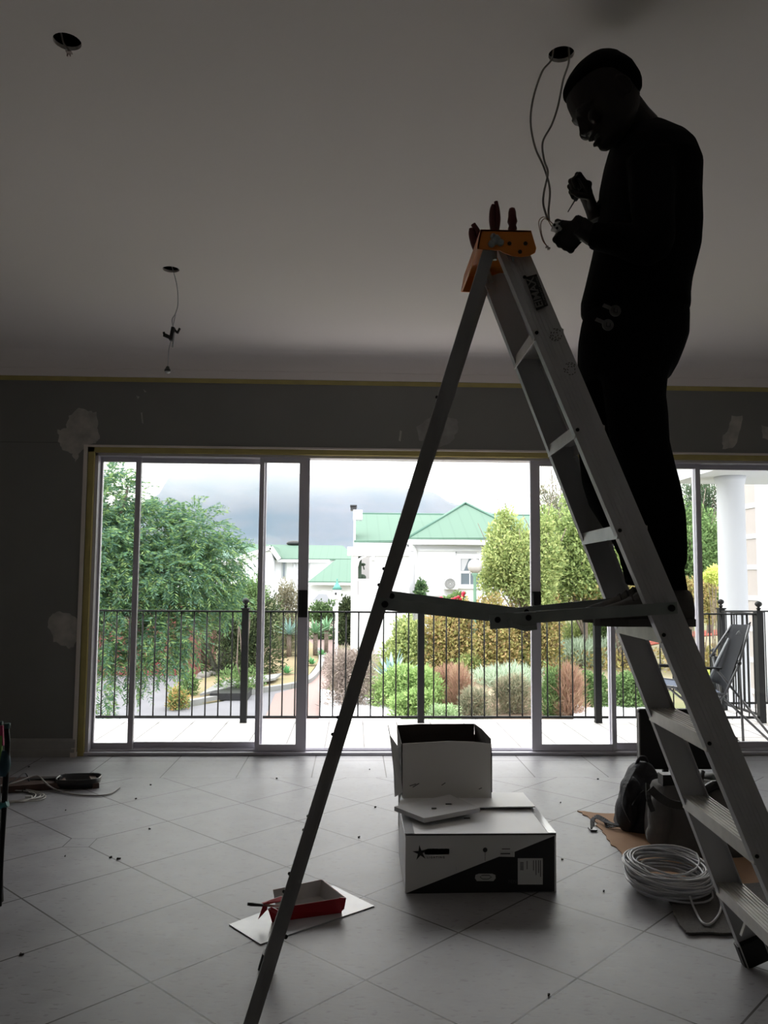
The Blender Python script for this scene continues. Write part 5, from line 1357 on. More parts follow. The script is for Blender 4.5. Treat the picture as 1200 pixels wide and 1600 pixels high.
# ------------------------------------------------------------------ cartons
def cartons():
    bx = empty('lighting_carton', (.5, 3.4, 0), 'large white and black printed carton lying on the tiles', 'box')
    x0, x1, y0, y1, z1 = .207, .792, 3.19, 3.62, .222
    t = .005
    MB().box((x0, y0, .001), (x1, y1, z1)).build('carton_body', card_white, bx, bevel=.003)
    yf = y0 - .0018
    def F(u, v): return at(u, v, yf)
    # black printed wedge
    w = [F(633, 1396.5), F(866.5, 1393), F(866.5, 1306), F(804, 1331), F(804, 1339), F(780, 1338.5)]
    pr = MB().prism(w, (0, .0012, 0)).build('black_print', card_black, bx)
    MB().box((x0 + .001, yf, z1 - .006), (x1 - .001, yf + .001, z1 - .001)).build('dark_edge', card_dark, bx)
    grey_front = mat('grey_printed_front', (.80, .80, .79), .6)
    MB().prism([F(633.5, 1395), F(780, 1338.5), F(804, 1339), F(804, 1331), F(866.5, 1305.5), F(634, 1306)], (0, .0010, 0)).build('grey_print', grey_front, bx)
    # star logo and bar
    c = F(656.5, 1332.5) + Vector((0, -.001, 0)); s = MB()
    pts = []
    for k in range(10):
        a = math.pi / 2 + k * math.pi / 5 + .12; r = .030 if k % 2 == 0 else .0095
        pts.append(c + Vector((math.cos(a) * r, 0, math.sin(a) * r)))
    s.prism(pts, (0, .0008, 0))
    s.prism([F(661, 1329), F(668, 1326), F(702, 1326), F(702, 1335), F(664, 1335.5)], (0, .0008, 0)).build('star_logo', card_black, bx)
    ex, ey = Vector((1, 0, 0)), Vector((0, 0, 1))
    text('lettering', 'L I G H T I N G', .0105, card_black, basis(F(667, 1341) + Vector((0, -.0012, 0)), ex, ey), bx, bold=.0002)
    text('lettering', 'FEN', .019, mat('dim_print', (.09, .09, .09), .6), basis(F(794, 1380) + Vector((0, -.0012, 0)), ex, ey), bx)
    MB().lathe([(.009, 0), (.0085, .001), (.001, .0015)], F(758, 1328), (0, -1, 0), 14).box(F(757.6, 1345), F(758.4, 1331)).box(F(712.5, 1359), F(713.5, 1355)).build('printed_pendant', print_grey, bx)
    o = [F(742, 1372), F(745, 1376.5), F(771, 1376.5), F(774.5, 1372), F(774, 1367), F(769, 1365), F(748, 1365), F(743, 1367)]
    MB().prism([p + Vector((0, -.001, 0)) for p in o], (0, .0008, 0)).build('printed_lamp', label_paper, bx)
    MB().tube([F(750, 1370), F(754, 1373.5), F(763, 1373.5), F(768, 1370), F(764, 1367.5), F(753, 1367.5)], .0018, 6, close=True).build('printed_lamp_ring', print_grey, bx)
    lb = MB().prism([F(809, 1382), F(848, 1382), F(848, 1341), F(809, 1341)][::-1], (0, -.0008, 0)).build('paper_label', mat('pale_label', (.70, .70, .69), .6), bx)
    pm = MB()
    for k in range(6): pm.box(F(812.5, 1347 + 2.2 * k) + Vector((0, -.0014, 0)), F(818, 1348.2 + 2.2 * k) + Vector((0, -.0010, 0)))
    for u, va, vb_ in ((844, 1344, 1370), (841, 1344, 1364), (837, 1344, 1367), (833, 1344, 1360), (823, 1345, 1358)): pm.box(F(u, vb_) + Vector((0, -.0014, 0)), F(u + .9, va) + Vector((0, -.0010, 0)))
    pm.build('label_print', print_grey, lb)
    l2 = MB().prism([F(781, 1338), F(802.5, 1338), F(802.5, 1330), F(781, 1330)][::-1], (0, -.0016, 0)).build('paper_label', MATS['pale_label'], bx)
    MB().box(F(782, 1334.5) + Vector((0, -.0022, 0)), F(797, 1332.6) + Vector((0, -.0017, 0))).build('label_print', print_grey, l2)
    MB().box(F(784, 1327) + Vector((0, -.0012, 0)), F(797, 1325.8) + Vector((0, -.0007, 0))).build('label_print', print_grey, l2)
    # clear tape along top left and right edges
    cl = mat('glossy_parcel_tape', (.62, .63, .66), .12)
    MB().box((x0 - .001, y0 + .002, z1 - .012), (x0 + .035, y1, z1 + .0012)).build('parcel_tape', cl, bx)
    MB().box((x1 - .030, y0 + .002, z1 - .012), (x1 + .001, y1, z1 + .0012)).build('parcel_tape', cl, bx)
    tp = MB()
    q = Vector((.36, 3.42, z1 + .001)); tp.prism([q + Vector((math.cos(math.pi/2 + k*math.pi/5), math.sin(math.pi/2 + k*math.pi/5), 0)) * (.02 if k % 2 == 0 else .007) for k in range(10)], (0, 0, .0008)).box((.375, 3.415, z1 + .0008), (.41, 3.425, z1 + .0018)).box((.46, 3.38, z1 + .0008), (.485, 3.392, z1 + .0018)).build('star_logo', card_black, bx)
    # rear flap lifted off the top
    fl = MB(); a, b_, c_, d_ = at(738, 1262, 3.50), at(836, 1260, 3.50), at(817, 1238, 3.86), at(738, 1238, 3.86)
    fl.prism([at(622, 1262, 3.50), b_, c_, at(628, 1238, 3.86)], (0, 0, -.004))
    fl.build('carton_flap', card_white, bx)
    # ---- second, open carton behind
    ob = empty('open_carton', (.38, 3.9, 0), 'open grey and dark carton with raised flaps behind the printed one', 'box')
    X0, X1, Y0, Y1 = at(629, 1238, 3.72).x, at(768, 1238, 3.72).x, 3.72, 4.06
    Z1 = at(700, 1163, 3.72).z
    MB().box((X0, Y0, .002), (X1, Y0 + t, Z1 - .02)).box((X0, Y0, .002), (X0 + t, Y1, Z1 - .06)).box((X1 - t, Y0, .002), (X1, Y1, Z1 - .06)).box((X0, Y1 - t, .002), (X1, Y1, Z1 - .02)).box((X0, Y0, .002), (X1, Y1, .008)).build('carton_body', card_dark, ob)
    MB().prism([at(629, 1300, Y0 - .002), at(768, 1300, Y0 - .002), at(767, 1162, Y0 - .002), at(740, 1159, Y0 - .002), at(700, 1158, Y0 - .002), at(629, 1162, Y0 - .002)], (0, .002, 0)).build('front_panel', card_grey, ob)
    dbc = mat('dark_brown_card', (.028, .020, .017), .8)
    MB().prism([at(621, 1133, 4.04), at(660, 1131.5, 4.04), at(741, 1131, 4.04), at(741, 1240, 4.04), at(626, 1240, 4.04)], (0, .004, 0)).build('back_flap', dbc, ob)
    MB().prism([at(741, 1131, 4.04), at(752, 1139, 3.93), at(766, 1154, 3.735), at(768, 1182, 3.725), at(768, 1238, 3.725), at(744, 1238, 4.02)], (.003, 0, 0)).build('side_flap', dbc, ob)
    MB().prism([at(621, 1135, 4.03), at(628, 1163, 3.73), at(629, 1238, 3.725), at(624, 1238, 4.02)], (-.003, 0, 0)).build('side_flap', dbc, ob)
    MB().prism([at(607, 1133, 3.76), at(610, 1149, 3.72), at(616, 1200, 3.70), at(618, 1245, 3.70), at(629, 1238, 3.72), at(628, 1226, 3.72), at(621, 1165, 3.74), at(610, 1149, 3.76)], (-.004, .002, 0)).build('side_flap', card_white, ob)
    mk = MB()
    for q in [[(640, 1228), (650, 1225)], [(645, 1230), (655, 1224)], [(690, 1227), (696, 1223)], [(748, 1233), (753, 1231)]]:
        mk.bar(at(*q[0], Y0 - .0035), at(*q[1], Y0 - .0035), .001, .003)
    mk.build('scuff_mark', print_grey, ob)
    # white slab lying on the carton
    A = [at(616, 1254, 3.44), at(663, 1272, 3.28), at(750, 1256, 3.40), at(703, 1241, 3.62)]
    A = [Vector((p.x, p.y, z)) for p, z in zip(A, (.238, .236, .243, .240))]
    sl = MB().prism(A, (0, 0, .018)).build('foam_slab', mat('white_foam', (.66, .66, .67), .8), None, bevel=.001)
    tag(sl, 'square white foam slab lying tilted on top of the printed carton', 'packing foam')
    for (u, v), w_ in zip([(676, 1254), (701, 1250)], (.02, .025)):
        p = at(u, v, 3.46); z = .259
        MB().box((p.x - w_ / 2, 3.40 + (1254 - v) * .015, z - .002), (p.x + w_ / 2, 3.408 + (1254 - v) * .015, z + .0012)).build('pencil_mark', print_grey, sl)
cartons()
ts = empty('brass_fitting', at(787, 1240, 4.25), 'tiny brass coloured fitting on the tiles behind the carton', 'fitting')
bz_ = Vector((at(787, 1240, 4.25).x, 4.25, 0)); ts.location = bz_
MB().lathe([(.014, 0), (.014, .014), (.010, .016), (.010, .022), (.013, .024), (.013, .034), (.008, .036)], bz_, (0, 0, 1), 8).build('fitting_body', mat('dull_brass', (.22, .19, .05), .5, .3), ts)

# ------------------------------------------------------------------ paint tray items
def tray():
    c = [Z0(358, 1446), Z0(407, 1477), Z0(585, 1417), Z0(520, 1385)]
    o = MB().prism([p + Vector((0, 0, .001)) for p in c], (0, 0, .003)).build('white_board', board_w)
    tag(o, 'thin glossy white board lying under the red carton', 'board')
    r = empty('cut_red_carton', Z0(470, 1430), 'cut open glossy red carton used as paint tray', 'tray')
    z = .004
    bt = [Z0(425, 1441, z), Z0(533, 1426, z), Z0(500, 1400, z), Z0(430, 1412, z)]
    bl, br, tr_, tl = bt
    H1 = .050
    def up(p, h, o=Vector((0, 0, 0))): return p + Vector((0, 0, h)) + o
    fl_, fr_, bk_r, bk_l = up(bl, .05, Vector((-.012, -.02, 0))), up(br, .055, Vector((.014, -.006, 0))), up(tr_, .055, Vector((.006, .016, 0))), up(tl, .045, Vector((-.01, .012, 0)))
    th = .0015
    def quad(a, b, c_, d_, m, nm, off):
        n = (b - a).cross(d_ - a).normalized() * th * off
        MB().prism([a, b, c_, d_], n).build(nm, m, r)
    quad(bl, br, tr_, tl, card_int, 'tray_floor', 1)
    quad(bl, br, fr_, fl_, red_gloss, 'tray_front', 1); quad(bl + Vector((0, .002, 0)), br + Vector((0, .002, 0)), fr_ + Vector((0, .002, 0)), fl_ + Vector((0, .002, 0)), card_int, 'tray_lining', -1)
    quad(tl, tr_, bk_r, bk_l, red_gloss, 'tray_back', -1); quad(tl - Vector((0, .002, 0)), tr_ - Vector((0, .002, 0)), bk_r - Vector((0, .002, 0)), bk_l - Vector((0, .002, 0)), card_int, 'tray_lining', 1)
    quad(br, tr_, bk_r, fr_, red_gloss, 'tray_end', 1); quad(br - Vector((.002, 0, 0)), tr_ - Vector((.002, 0, 0)), bk_r - Vector((.002, 0, 0)), fr_ - Vector((.002, 0, 0)), card_int, 'tray_lining', -1)
    MB().prism([at(541, 1403, 2.98), at(538, 1420, 2.96), at(534, 1424, 2.96), at(530, 1402, 2.99)], (0, .002, 0)).build('torn_flap', red_gloss, r)
    MB().prism([at(403, 1437, 2.90), at(412, 1411, 2.92), at(420, 1408, 2.94), at(417, 1422, 2.92)], (0, .002, 0)).build('torn_flap', red_gloss, r)
    MB().prism([at(408, 1411, 2.93), at(440, 1400, 2.98), at(445, 1407, 2.96), at(416, 1414, 2.93)], (0, .002, 0)).build('torn_flap', red_gloss, r)
    MB().prism([at(418, 1421, 2.92), at(440, 1434, 2.9), at(438, 1424, 2.9), at(424, 1417, 2.92)], (0, .002, 0)).build('torn_flap', red_gloss, r)
    b = empty('paint_brush', at(405, 1413, 2.90), 'slim brush with black handle tip resting across the red carton', 'brush')
    p0, p1, p2, p3 = at(387, 1412.5, 2.90), at(410, 1414.5, 2.92), at(440, 1416, 2.95), at(462, 1421, 2.97)
    MB().tube([p0, p0.lerp(p1, .25), p1], [.005, .0062, .0048], 10).build('handle_tip', black_plastic, b)
    MB().tube([p1, p2, p3], [.0042, .0036, .004], 10).build('handle', mat('pinkish_handle', (.45, .30, .28), .4), b)
    MB().bar(p3, p3 + (p3 - p2) * .9, .022, .005, Vector((0, 1, 0))).build('bristles', mat('brush_bristles', (.35, .30, .25), .9), b)
def Z0(u, v, z=0.0):
    d = RIGHT * ((u - 600) / F_PX) - UP * ((v - 800) / F_PX) + FWD
    t = (z - CAM_H) / d.z
    return Vector((d.x * t, d.y * t, z))
tray()

# ------------------------------------------------------------------ cardboard, carpet, cable coil, bags
def jag(pts, a, n=6):
    out = []
    for i, p in enumerate(pts):
        q = pts[(i + 1) % len(pts)]
        for k in range(n):
            s = p.lerp(q, k / n); out.append(s + Vector((random.uniform(-a, a), random.uniform(-a, a), 0)))
    return out
o = MB().prism([p + Vector((0, 0, .001)) for p in jag([Z0(904, 1268), Z0(930, 1272), Z0(1010, 1270), Z0(1130, 1275), Z0(1210, 1300), Z0(1180, 1400), Z0(1030, 1390), Z0(985, 1352), Z0(960, 1325), Z0(940, 1298), Z0(928, 1283)], .012)], (0, 0, .004)).build('cardboard_sheet', card_brown)
tag(o, 'torn brown cardboard sheet under the backpack on the tiles', 'cardboard')
o = MB().prism([p + Vector((0, 0, .006)) for p in jag([Z0(1040, 1395), Z0(1230, 1380), Z0(1230, 1460), Z0(1150, 1463), Z0(1072, 1462), Z0(1062, 1448), Z0(1052, 1430)], .004)], (0, 0, .006)).build('carpet_offcut', carpet_g)
tag(o, 'grey carpet offcut under the ladder and cable coil', 'carpet')
def coil():
    c = Z0(1034, 1392); c = Vector((1.232, 3.20, .0))
    r = empty('cable_coil', c, 'thick coil of white electrical cable on the tiles', 'cable coil')
    pts = []; turns = 40; n = 28
    rg = random.Random(4)
    for k in range(turns):
        R0 = .098 + .070 * rg.random() ** .8; zz = .012 + .085 * (k / turns)
        ox, oy = rg.uniform(-.016, .016), rg.uniform(-.02, .02); tl = rg.uniform(.05, .30); tp_ = rg.uniform(-.9, .9); e1_ = rg.uniform(0, 6.28); el = rg.uniform(.01, .06)
        for j in range(n):
            a = 2 * math.pi * j / n
            rr = R0 * (1 + el * math.sin(2 * a + e1_) + .02 * math.sin(3 * a + tp_))
            zq = zz + rr * tl * (.5 + .5 * math.sin(a + tp_)) + .006 * math.sin(3 * a + e1_)
            pts.append(c + Vector((math.cos(a) * rr * 1.04 + ox, math.sin(a) * rr * 1.04 + oy, max(.012, zq))))
    sm = []
    for i in range(len(pts)):   # ease one turn into the next
        w = pts[max(0, i - 2):i + 3]; sm.append(sum(w, Vector()) / len(w))
    MB().tube(sm, .0042, 7).build('cable_loops', cable_w, r)
    MB().tube(spline([Z0(1096, 1376, .05), Z0(1112, 1388, .03), Z0(1125, 1405, .015), Z0(1125, 1425, .018), Z0(1112, 1442, .018), Z0(1098, 1442, .018), Z0(1085, 1420, .02), Z0(1078, 1400, .05)], 6), .0042, 7).build('loose_end', cable_w, r)
coil()

def bags():
    # open black tool case standing behind
    tcx = empty('tool_case', (1.55, 4.35, 0), 'open black tool case with raised lid behind the ladder', 'tool case')
    Yl_ = 4.45
    a, b = at(999, 1195, Yl_), at(1120, 1195, Yl_)
    zt_ = at(1010, 1108, Yl_).z; zl = at(1010, 1203, Yl_).z
    MB().box((a.x, Yl_, zl), (b.x, Yl_ + .045, zt_)).build('case_lid', black_plastic, tcx, bevel=.012)
    MB().box((a.x - .002, Yl_ - .006, zl + .02), (a.x + .006, Yl_ + .002, zt_ - .02)).build('lid_edge', mat('grey_lid_edge', (.30, .30, .30), .4), tcx)
    MB().box((a.x - .01, Yl_ - .30, .006), (b.x + .02, Yl_ + .03, zl - .02)).build('case_body', black_plastic, tcx, bevel=.012)
    hg = MB()
    for u in (1012, 1040, 1088, 1112): hg.box((at(u, 0, Yl_).x, Yl_ + .01, zl - .03), (at(u, 0, Yl_).x + .03, Yl_ + .03, zl + .01))
    hg.build('case_hinge', black_plastic, tcx)
    # backpack
    Yb_ = 4.05
    bk = empty('backpack', (at(1000, 0, Yb_).x, Yb_, 0), 'black backpack slumped on the cardboard, straps trailing left', 'backpack')
    m = MB(); px_loft(m, [(1192, 990, 1012, Yb_ + .05, .03), (1200, 983, 1022, Yb_ + .03, .06), (1215, 978, 1030, Yb_ + .02, .09), (1235, 972, 1034, Yb_, .12), (1262, 967, 1036, Yb_, .14), (1285, 963, 1030, Yb_ - .02, .15), (1297, 962, 1024, Yb_ - .02, .15), (1303, 968, 1018, Yb_ - .02, .12)])
    m.ball(at(985, 1235, Yb_ - .1), (.05, .07, .07), 12, 8).ball(at(978, 1270, Yb_ - .1), (.05, .08, .09), 12, 8).ball(at(1005, 1205, Yb_), (.06, .05, .05), 12, 8)
    md = remeshed(m, 'backpack_body', bag_black, bk, .010, 2)
    st = MB()
    def strap(q, w=.022):
        pts = spline(q, 5)
        st = MB()
        for i in range(len(pts) - 1): st.bar(pts[i], pts[i + 1], w, .004, Vector((0, 1, .2)))
        st.build('backpack_strap', bag_black, bk)
    strap([Z0(975, 1288, .03), Z0(958, 1288, .03), Z0(945, 1282, .035), Z0(932, 1276, .03), Z0(926, 1282, .015), Z0(926, 1296, .008)])
    strap([Z0(985, 1296, .02), Z0(968, 1290, .02), Z0(950, 1291, .012), Z0(944, 1285, .012)])
    strap([at(990, 1200, Yb_ - .1), at(978, 1225, Yb_ - .17), at(972, 1255, Yb_ - .18), at(985, 1285, Yb_ - .18)], .03)
    strap([at(988, 1258, Yb_ - .17), at(996, 1245, Yb_ - .18), at(1006, 1235, Yb_ - .17)], .008)
    MB().box(Z0(923, 1299, .003), Z0(929, 1292, .010)).build('strap_buckle', grey_tube, bk)
    MB().tube(spline([at(994, 1195, Yb_), at(1000, 1184, Yb_), at(1008, 1184, Yb_), at(1013, 1196, Yb_)], 5), .008, 8).build('carry_handle', bag_black, bk)
    # grey canvas bag, in front of the case
    Yg = 3.75
    gb = empty('canvas_bag', (at(1060, 0, Yg).x, Yg, 0), 'slouching grey canvas tool bag between backpack and ladder', 'bag')
    m = MB(); px_loft(m, [(1222, 1022, 1120, Yg, .09), (1240, 1018, 1135, Yg, .13), (1262, 1016, 1150, Yg, .16), (1290, 1014, 1162, Yg, .18), (1312, 1015, 1165, Yg - .02, .19), (1326, 1022, 1165, Yg - .02, .18), (1332, 1030, 1160, Yg - .02, .15)], sq=3)
    m.ball(at(1030, 1275, Yg - .12), (.05, .06, .10), 12, 8).ball(at(1026, 1305, Yg - .12), (.05, .05, .05), 12, 8)
    md = remeshed(m, 'canvas_body', bag_grey, gb, .010, 2)
    st2 = MB()
    pts = spline([at(1016, 1232, Yg - .17), at(1030, 1245, Yg - .18), at(1050, 1256, Yg - .185), at(1075, 1258, Yg - .19), at(1100, 1250, Yg - .19)], 5)
    for i in range(len(pts) - 1): st2.bar(pts[i], pts[i + 1], .006, .035, Vector((0, 1, .2)))
    pts = spline([at(1012, 1225, Yg - .10), at(1014, 1250, Yg - .16), at(1020, 1268, Yg - .17)], 5)
    for i in range(len(pts) - 1): st2.bar(pts[i], pts[i + 1], .004, .022, Vector((0, 1, .2)))
    st2.build('bag_strap', mat('dark_grey_webbing', (.05, .05, .05), .9), gb)
    tl = MB(); 
    tl.box(at(1036, 1232, Yg - .06), at(1052, 1206, Yg)).box(at(1058, 1232, Yg - .05), at(1064, 1204, Yg + .01)).tube([at(1090, 1240, Yg), at(1098, 1205, Yg + .05)], .012, 8).tube([at(1070, 1240, Yg), at(1072, 1208, Yg + .05)], .008, 8)
    tl.tube(spline([at(1100, 1236, Yg - .1), at(1118, 1226, Yg - .1), at(1135, 1232, Yg - .05)], 5), .02, 8)
    tl.build('bag_contents', black_plastic, gb)
bags()

# ------------------------------------------------------------------ odds at the left
def left_stuff():
    pl = MB().prism([Z0(-60, 1244, .002), Z0(-60, 1226, .002), Z0(100, 1222, .002), Z0(104, 1232, .002)], (0, 0, .035)).build('wooden_plank', wood_dk)
    tag(pl, 'dark wooden plank on the tiles by the left wall', 'plank')
    tr_ = empty('black_paint_scoop', Z0(122, 1228), 'black plastic scoop lying on the tiles beside the plank', 'scoop')
    c = Z0(118, 1232); m = MB()
    ex, ey = Vector((1, .10, 0)).normalized(), Vector((-.1, 1, 0)).normalized()
    R = []
    for s_, z in ((.78, .001), (.95, .02), (1.0, .055), (.94, .055), (.88, .02), (.70, .010)):
        R.append([c + Vector((0, .05, 0)) + ex * .125 * s_ * math.copysign(abs(math.cos(t)) ** .6, math.cos(t)) + ey * .085 * s_ * math.copysign(abs(math.sin(t)) ** .6, math.sin(t)) + Vector((0, 0, z)) for t in (2 * math.pi * k / 24 for k in range(24))])
    m.rings(R).build('scoop_bowl', mat('semi_gloss_black', (.02, .02, .022), .3), tr_)
    h0 = c + Vector((-.10, .05, .045)); MB().bar(h0, h0 + Vector((-.30, .02, -.02)), .045, .015, Vector((0, 1, 0)), bev=.004).build('scoop_handle', black_plastic, tr_)
    wp = empty('hooked_wood_piece', Z0(145, 1228), 'short angled dark wood block behind the black scoop', 'wood block')
    a, b_, c_ = Z0(100, 1212, .03), Z0(141, 1212, .03), Z0(150, 1228, .015)
    MB().bar(a, b_, .03, .02, Vector((0, 1, 0)), bev=.002).bar(b_ + Vector((0, .01, 0)), c_, .035, .03, Vector((1, 0, 0)), bev=.002).build('wood_arm', wood_dk, wp)
    cb = empty('loose_grey_cable', Z0(50, 1242), 'tangled grey cable on the floor at the left edge', 'cable')
    q1 = [Z0(-20, 1232, .05), Z0(25, 1222, .05), Z0(50, 1213, .06), Z0(62, 1214, .055), Z0(72, 1224, .045), Z0(88, 1234, .012), Z0(115, 1241, .006), Z0(150, 1243, .006), Z0(172, 1240, .006), Z0(187, 1230, .006)]
    MB().tube(spline(q1, 7), .0045, 7).build('cable_strand', cable_g, cb)
    q2 = []
    for k in range(60):
        a_ = k * .42; rx = 46 - .35 * k + 4 * math.sin(k * .9); q2.append(Z0(18 + rx * math.cos(a_) * 1.15, 1243 + 9.5 * math.sin(a_) + 1.5 * math.sin(k * .31), .006 + .006 * (k % 7) / 7))
    MB().tube(spline(q2, 3), .0038, 6).build('cable_strand', mat('pale_grey_cable', (.42, .40, .37), .5), cb)
    MB().tube(spline([Z0(10, 1226, .05), Z0(28, 1215, .07), Z0(40, 1208, .08), Z0(45, 1220, .04), Z0(48, 1226, .02), Z0(35, 1236, .01)], 5), .004, 6).build('cable_strand', black_plastic, cb)
    MB().box(Z0(39, 1247, .006), Z0(51, 1243, .016)).build('cable_plug', mat('plug_white', (.6, .6, .58), .5), cb)
    # folded trolley pole with cloth at the left edge
    Yp = 3.10
    g = Z0(2, 1392); g = Vector((at(3, 1392, Yp).x, Yp, 0))
    pp = empty('folded_windbreak', g, 'slim black folded pole with teal caps at the left edge', 'pole')
    def q(u, v, y=Yp): return at(u, v, y)
    zf = q(3, 1390).z
    MB().tube([q(10, 1135), q(12, 1160), q(9, 1220), q(6, 1270), q(3, 1330), Vector((q(1, 1385).x, Yp, .0))], [.009, .010, .011, .010, .008, .007], 10).build('pole', black_metal, pp)
    MB().tube([q(9, 1172), q(8, 1195), q(6, 1212)], [.013, .020, .016], 10).build('dark_sleeve', mat('dark_teal_cloth', (.01, .05, .07), .7), pp)
    MB().tube([q(-6, 1262), q(12, 1255)], .013, 10).build('teal_cap', mat('teal_plastic', (.02, .16, .16), .5), pp)
    MB().tube([q(11.5, 1130), q(11, 1138)], .011, 10).tube([q(-10, 1131), q(4, 1130)], .008, 8).build('pole_cap', mat('dark_teal_plastic', (.02, .07, .07), .5), pp)
    MB().prism([q(-30, 1134, Yp + .03), q(4, 1134, Yp + .03), q(5, 1165, Yp + .03), q(-30, 1170, Yp + .03)], (0, .01, 0)).build('pink_cloth', mat('pink_cloth', (.42, .06, .14), .8), pp)
    MB().prism([q(-30, 1152, Yp + .028), q(3, 1150, Yp + .028), q(2, 1185, Yp + .028), q(-4, 1215, Yp + .028), q(-30, 1230, Yp + .028)], (0, .008, 0)).build('green_cloth', mat('lime_cloth', (.22, .42, .10), .8), pp)
    MB().bar(q(-3, 1200, Yp + .04), Vector((q(-3, 1385).x, Yp + .04, 0)), .012, .008).build('pole', black_metal, pp)
left_stuff()
# bits of debris
DEB = ['largest dark chip by the grout line left of the rear ladder leg', 'smaller dark chip touching the largest one left of the rear ladder leg', 'dark crumb near the loose cable end on the left', 'tiny dark speck in the middle of the left floor', 'tiny speck above the left inset tile', 'dark crumb just left of the ladder leg near the door', 'dark chip midway between ladder leg and printed carton', 'dark chip left of the cable coil', 'dark chip behind the red carton towards the door', 'dark crumb right of the printed carton', 'dark chip at the bottom edge of the floor, right of centre', 'dark chip near the bottom left corner', 'tiny speck below the black scoop', 'tiny speck right of the loose cable', 'tiny speck in front of the open doorway sill', 'dark flake by the left skirting board', 'dark crumb left of the backpack near the door', 'dark crumb between carton and cardboard sheet']
deb = mat('dark_debris', (.04, .035, .03), .9)
for i, (u, v, s_) in enumerate([(171, 1341, 1.0), (182, 1343, .8), (211, 1249, .7), (232, 1296, .35), (101, 1339, .3), (431, 1217, .4), (561, 1309, .5), (943, 1394, .6), (585, 1262, .6), (877, 1344, .4), (857, 1557, .6), (30, 1493, .6), (102, 1267, .3), (234, 1227, .3), (577, 1203, .3), (44, 1199, .9), (933, 1218, .6), (876, 1255, .4)]):
    p = Z0(u, v); a = random.uniform(0, 3)
    s_ *= .65; m = MB().bar(p + Vector((0, 0, .003)), p + Vector((math.cos(a) * .03 * s_ + .004, math.sin(a) * .02 * s_, .003)), .006 * s_ + .002, .005, Vector((0, 1, 0))).ball(p + Vector((.008 * s_, .004, .004)), (.008 * s_, .006 * s_, .004), 6, 4)
    tag(m.build('debris_chip', deb), DEB[i], 'debris', 'debris chips on the floor tiles')
# filler smears on tiles
sm_m = mat('plaster_smear', (.60, .56, .52), .9)

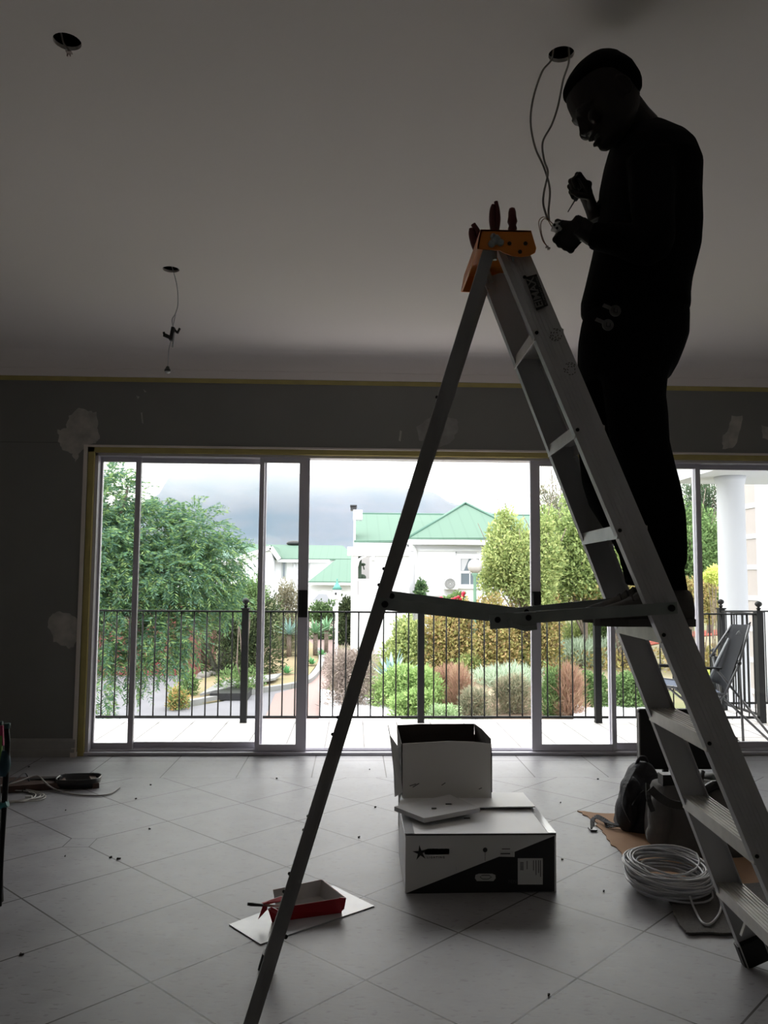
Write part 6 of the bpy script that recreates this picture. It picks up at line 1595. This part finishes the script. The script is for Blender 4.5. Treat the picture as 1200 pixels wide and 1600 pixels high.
# ------------------------------------------------------------------ camping chair on the balcony
def camp_chair():
    r = empty('camping_chair', (2.9, 6.15, 0), 'folding camping chair with charcoal back and blue grey seat on the balcony', 'chair')
    n, f = 5.92, 6.40
    B = mat('grey_fabric_trim', (.28, .29, .30), .8)
    zt_ = .885
    tn, tf = at(1172, 972, n), at(1143, 975, f)
    bn, bf = at(1133, 1085, n), at(1106, 1062, f)
    def panel_(pts, m, nm, th=(0.006, 0, 0)): return MB().prism(pts, th).build(nm, m, r)
    # backrest: slightly sagging cloth
    R = []
    for t in np.linspace(0, 1, 9):
        a = bn.lerp(tn, t); b = bf.lerp(tf, t)
        row = []
        for s_ in np.linspace(0, 1, 7):
            p = a.lerp(b, s_) + Vector((.05 * math.sin(math.pi * s_) * (1 - t * .4) + .012 * math.sin(s_ * 19) , 0, -.012 * math.sin(math.pi * s_) * (t > .95)))
            row.append(p)
        R.append(row)
    m = MB(); V = [p for row in R for p in row]; nn = 7; N_ = len(V)
    V2 = V + [p + Vector((.008, 0, 0)) for p in V]
    F = [(j*nn+i, j*nn+i+1, (j+1)*nn+i+1, (j+1)*nn+i) for j in range(8) for i in range(6)]
    F2 = [tuple(q + N_ for q in f_)[::-1] for f_ in F]
    E = [(j*nn, (j+1)*nn, (j+1)*nn+N_, j*nn+N_) for j in range(8)] + [((j+1)*nn-1, (j+1)*nn-1+N_, (j+2)*nn-1+N_, (j+2)*nn-1) for j in range(8)] + [(i, i+N_, i+1+N_, i+1) for i in range(6)] + [(8*nn+i, 8*nn+i+1, 8*nn+i+1+N_, 8*nn+i+N_) for i in range(6)]
    m.add(V2, F + F2 + E, True)
    bk = m.build('backrest', chair_cloth, r)
    MB().tube([bn.lerp(bf, .75) + Vector((-.03, 0, 0)), bn.lerp(bf, .75).lerp(tn.lerp(tf, .78), .4) + Vector((-.02, 0, 0)), tn.lerp(tf, .85).lerp(bn.lerp(bf, .75), .25)], [.012, .014, .008], 8).build('piping', B, bk)
    c = tn.lerp(tf, .35).lerp(bn.lerp(bf, .35), .16) + Vector((-.01, -.01, 0))
    lg = MB().prism([c + Vector((-.018, 0, 0)), c + Vector((.018, 0, 0)), c + Vector((.004, 0, .022)), c + Vector((0, 0, .014)), c + Vector((-.004, 0, .018))], (0, -.003, 0)).box(c + Vector((-.022, -.003, -.008)), c + Vector((.022, 0, -.004)))
    lg.build('tent_logo', mat('pale_logo', (.4, .4, .4), .6), bk)
    # seat
    sn0, sf0 = at(1040, 1070, n), at(1062, 1055, f)
    zs_ = .43
    s0n, s0f, s1n, s1f = Vector((sn0.x, n, zs_)), Vector((sn0.x + .04, f, zs_ + .01)), Vector((bn.x - .01, n, zs_ - .06)), Vector((bf.x, f, zs_ - .05))
    MB().prism([s0n, s1n, s1f, s0f], (0, 0, -.012)).build('seat', seat_cloth, r)
    MB().tube([s0n, s0f], .013, 8).tube([s0n, s1n], .010, 8).tube([s0f, s1f], .010, 8).build('seat_frame', grey_tube, r)
    hb = Vector((at(1155, 1036, n).x, n, at(1155, 1036, n).z))
    def leg_(a, b): MB().tube([a, b], .0095, 8).build('leg', grey_tube, r)
    F_n = [Vector((at(1171, 0, n).x, n, 0)), Vector((at(1202, 0, 6.0).x, 6.0, 0))]
    leg_(hb, Vector((2.86, n, -.002))); leg_(at(1120, 1046, n), Vector((at(1208, 1150, n + .1).x, n + .1, .03)))
    leg_(at(1130, 1090, n), Vector((at(1206, 1160, n).x, n, .02))); leg_(s0n + Vector((.05, 0, 0)), Vector((2.86, n, 0)))
    leg_(s0n, Vector((2.52, f, -.005))); leg_(s0f, Vector((2.50, n, -.005)))
    leg_(Vector((hb.x + .02, f, hb.z)), Vector((2.95, f, -.005))); leg_(s0f + Vector((.06, 0, 0)), Vector((2.95, f, -.005)))
    leg_(Vector((2.50, n, -.005)), s1n); leg_(Vector((2.52, f, -.005)), s1f)
    MB().tube([hb, tn + Vector((-.005, 0, -.02))], .0095, 8).tube([Vector((hb.x, f, hb.z)), tf + Vector((0, 0, -.01))], .0095, 8).tube([hb, bn], .0095, 8).build('back_frame', grey_tube, r)
    ar = MB()
    ar.tube([at(1030, 1040, n), at(1052, 1041, n)], .010, 8).bar(at(1062, 1042, n), at(1126, 1044, n), .05, .012, Vector((0, 1, 0)), bev=.004)
    ar.build('armrest', chair_cloth, r)
    MB().tube([at(1030, 1039, f), at(1060, 1041, f), at(1120, 1045, f)], .011, 8).build('armrest', chair_cloth, r)
    kn = MB().ball(hb, .018, 10, 6).ball(at(1121, 1046, n), .016, 10, 6).lathe([(.018, 0), (.02, .02), (.016, .03)], (2.86, n, -.012), (0, 0, 1), 10)
    kn.build('joint_knuckle', black_plastic, r)
camp_chair()

# daylight guiding portal in the door opening (a sampling aid for the same sky light, adds no light)
pd = bpy.data.lights.new('door_daylight_portal', 'AREA'); pd.shape = 'RECTANGLE'
pd.size, pd.size_y = DX1 - DX0, DZ
pd.cycles.is_portal = True
po = bpy.data.objects.new('door_daylight_portal', pd); COL.objects.link(po)
po.location = ((DX0 + DX1) / 2, WY + WT - .01, DZ / 2); po.rotation_euler = (math.radians(-90), 0, 0)
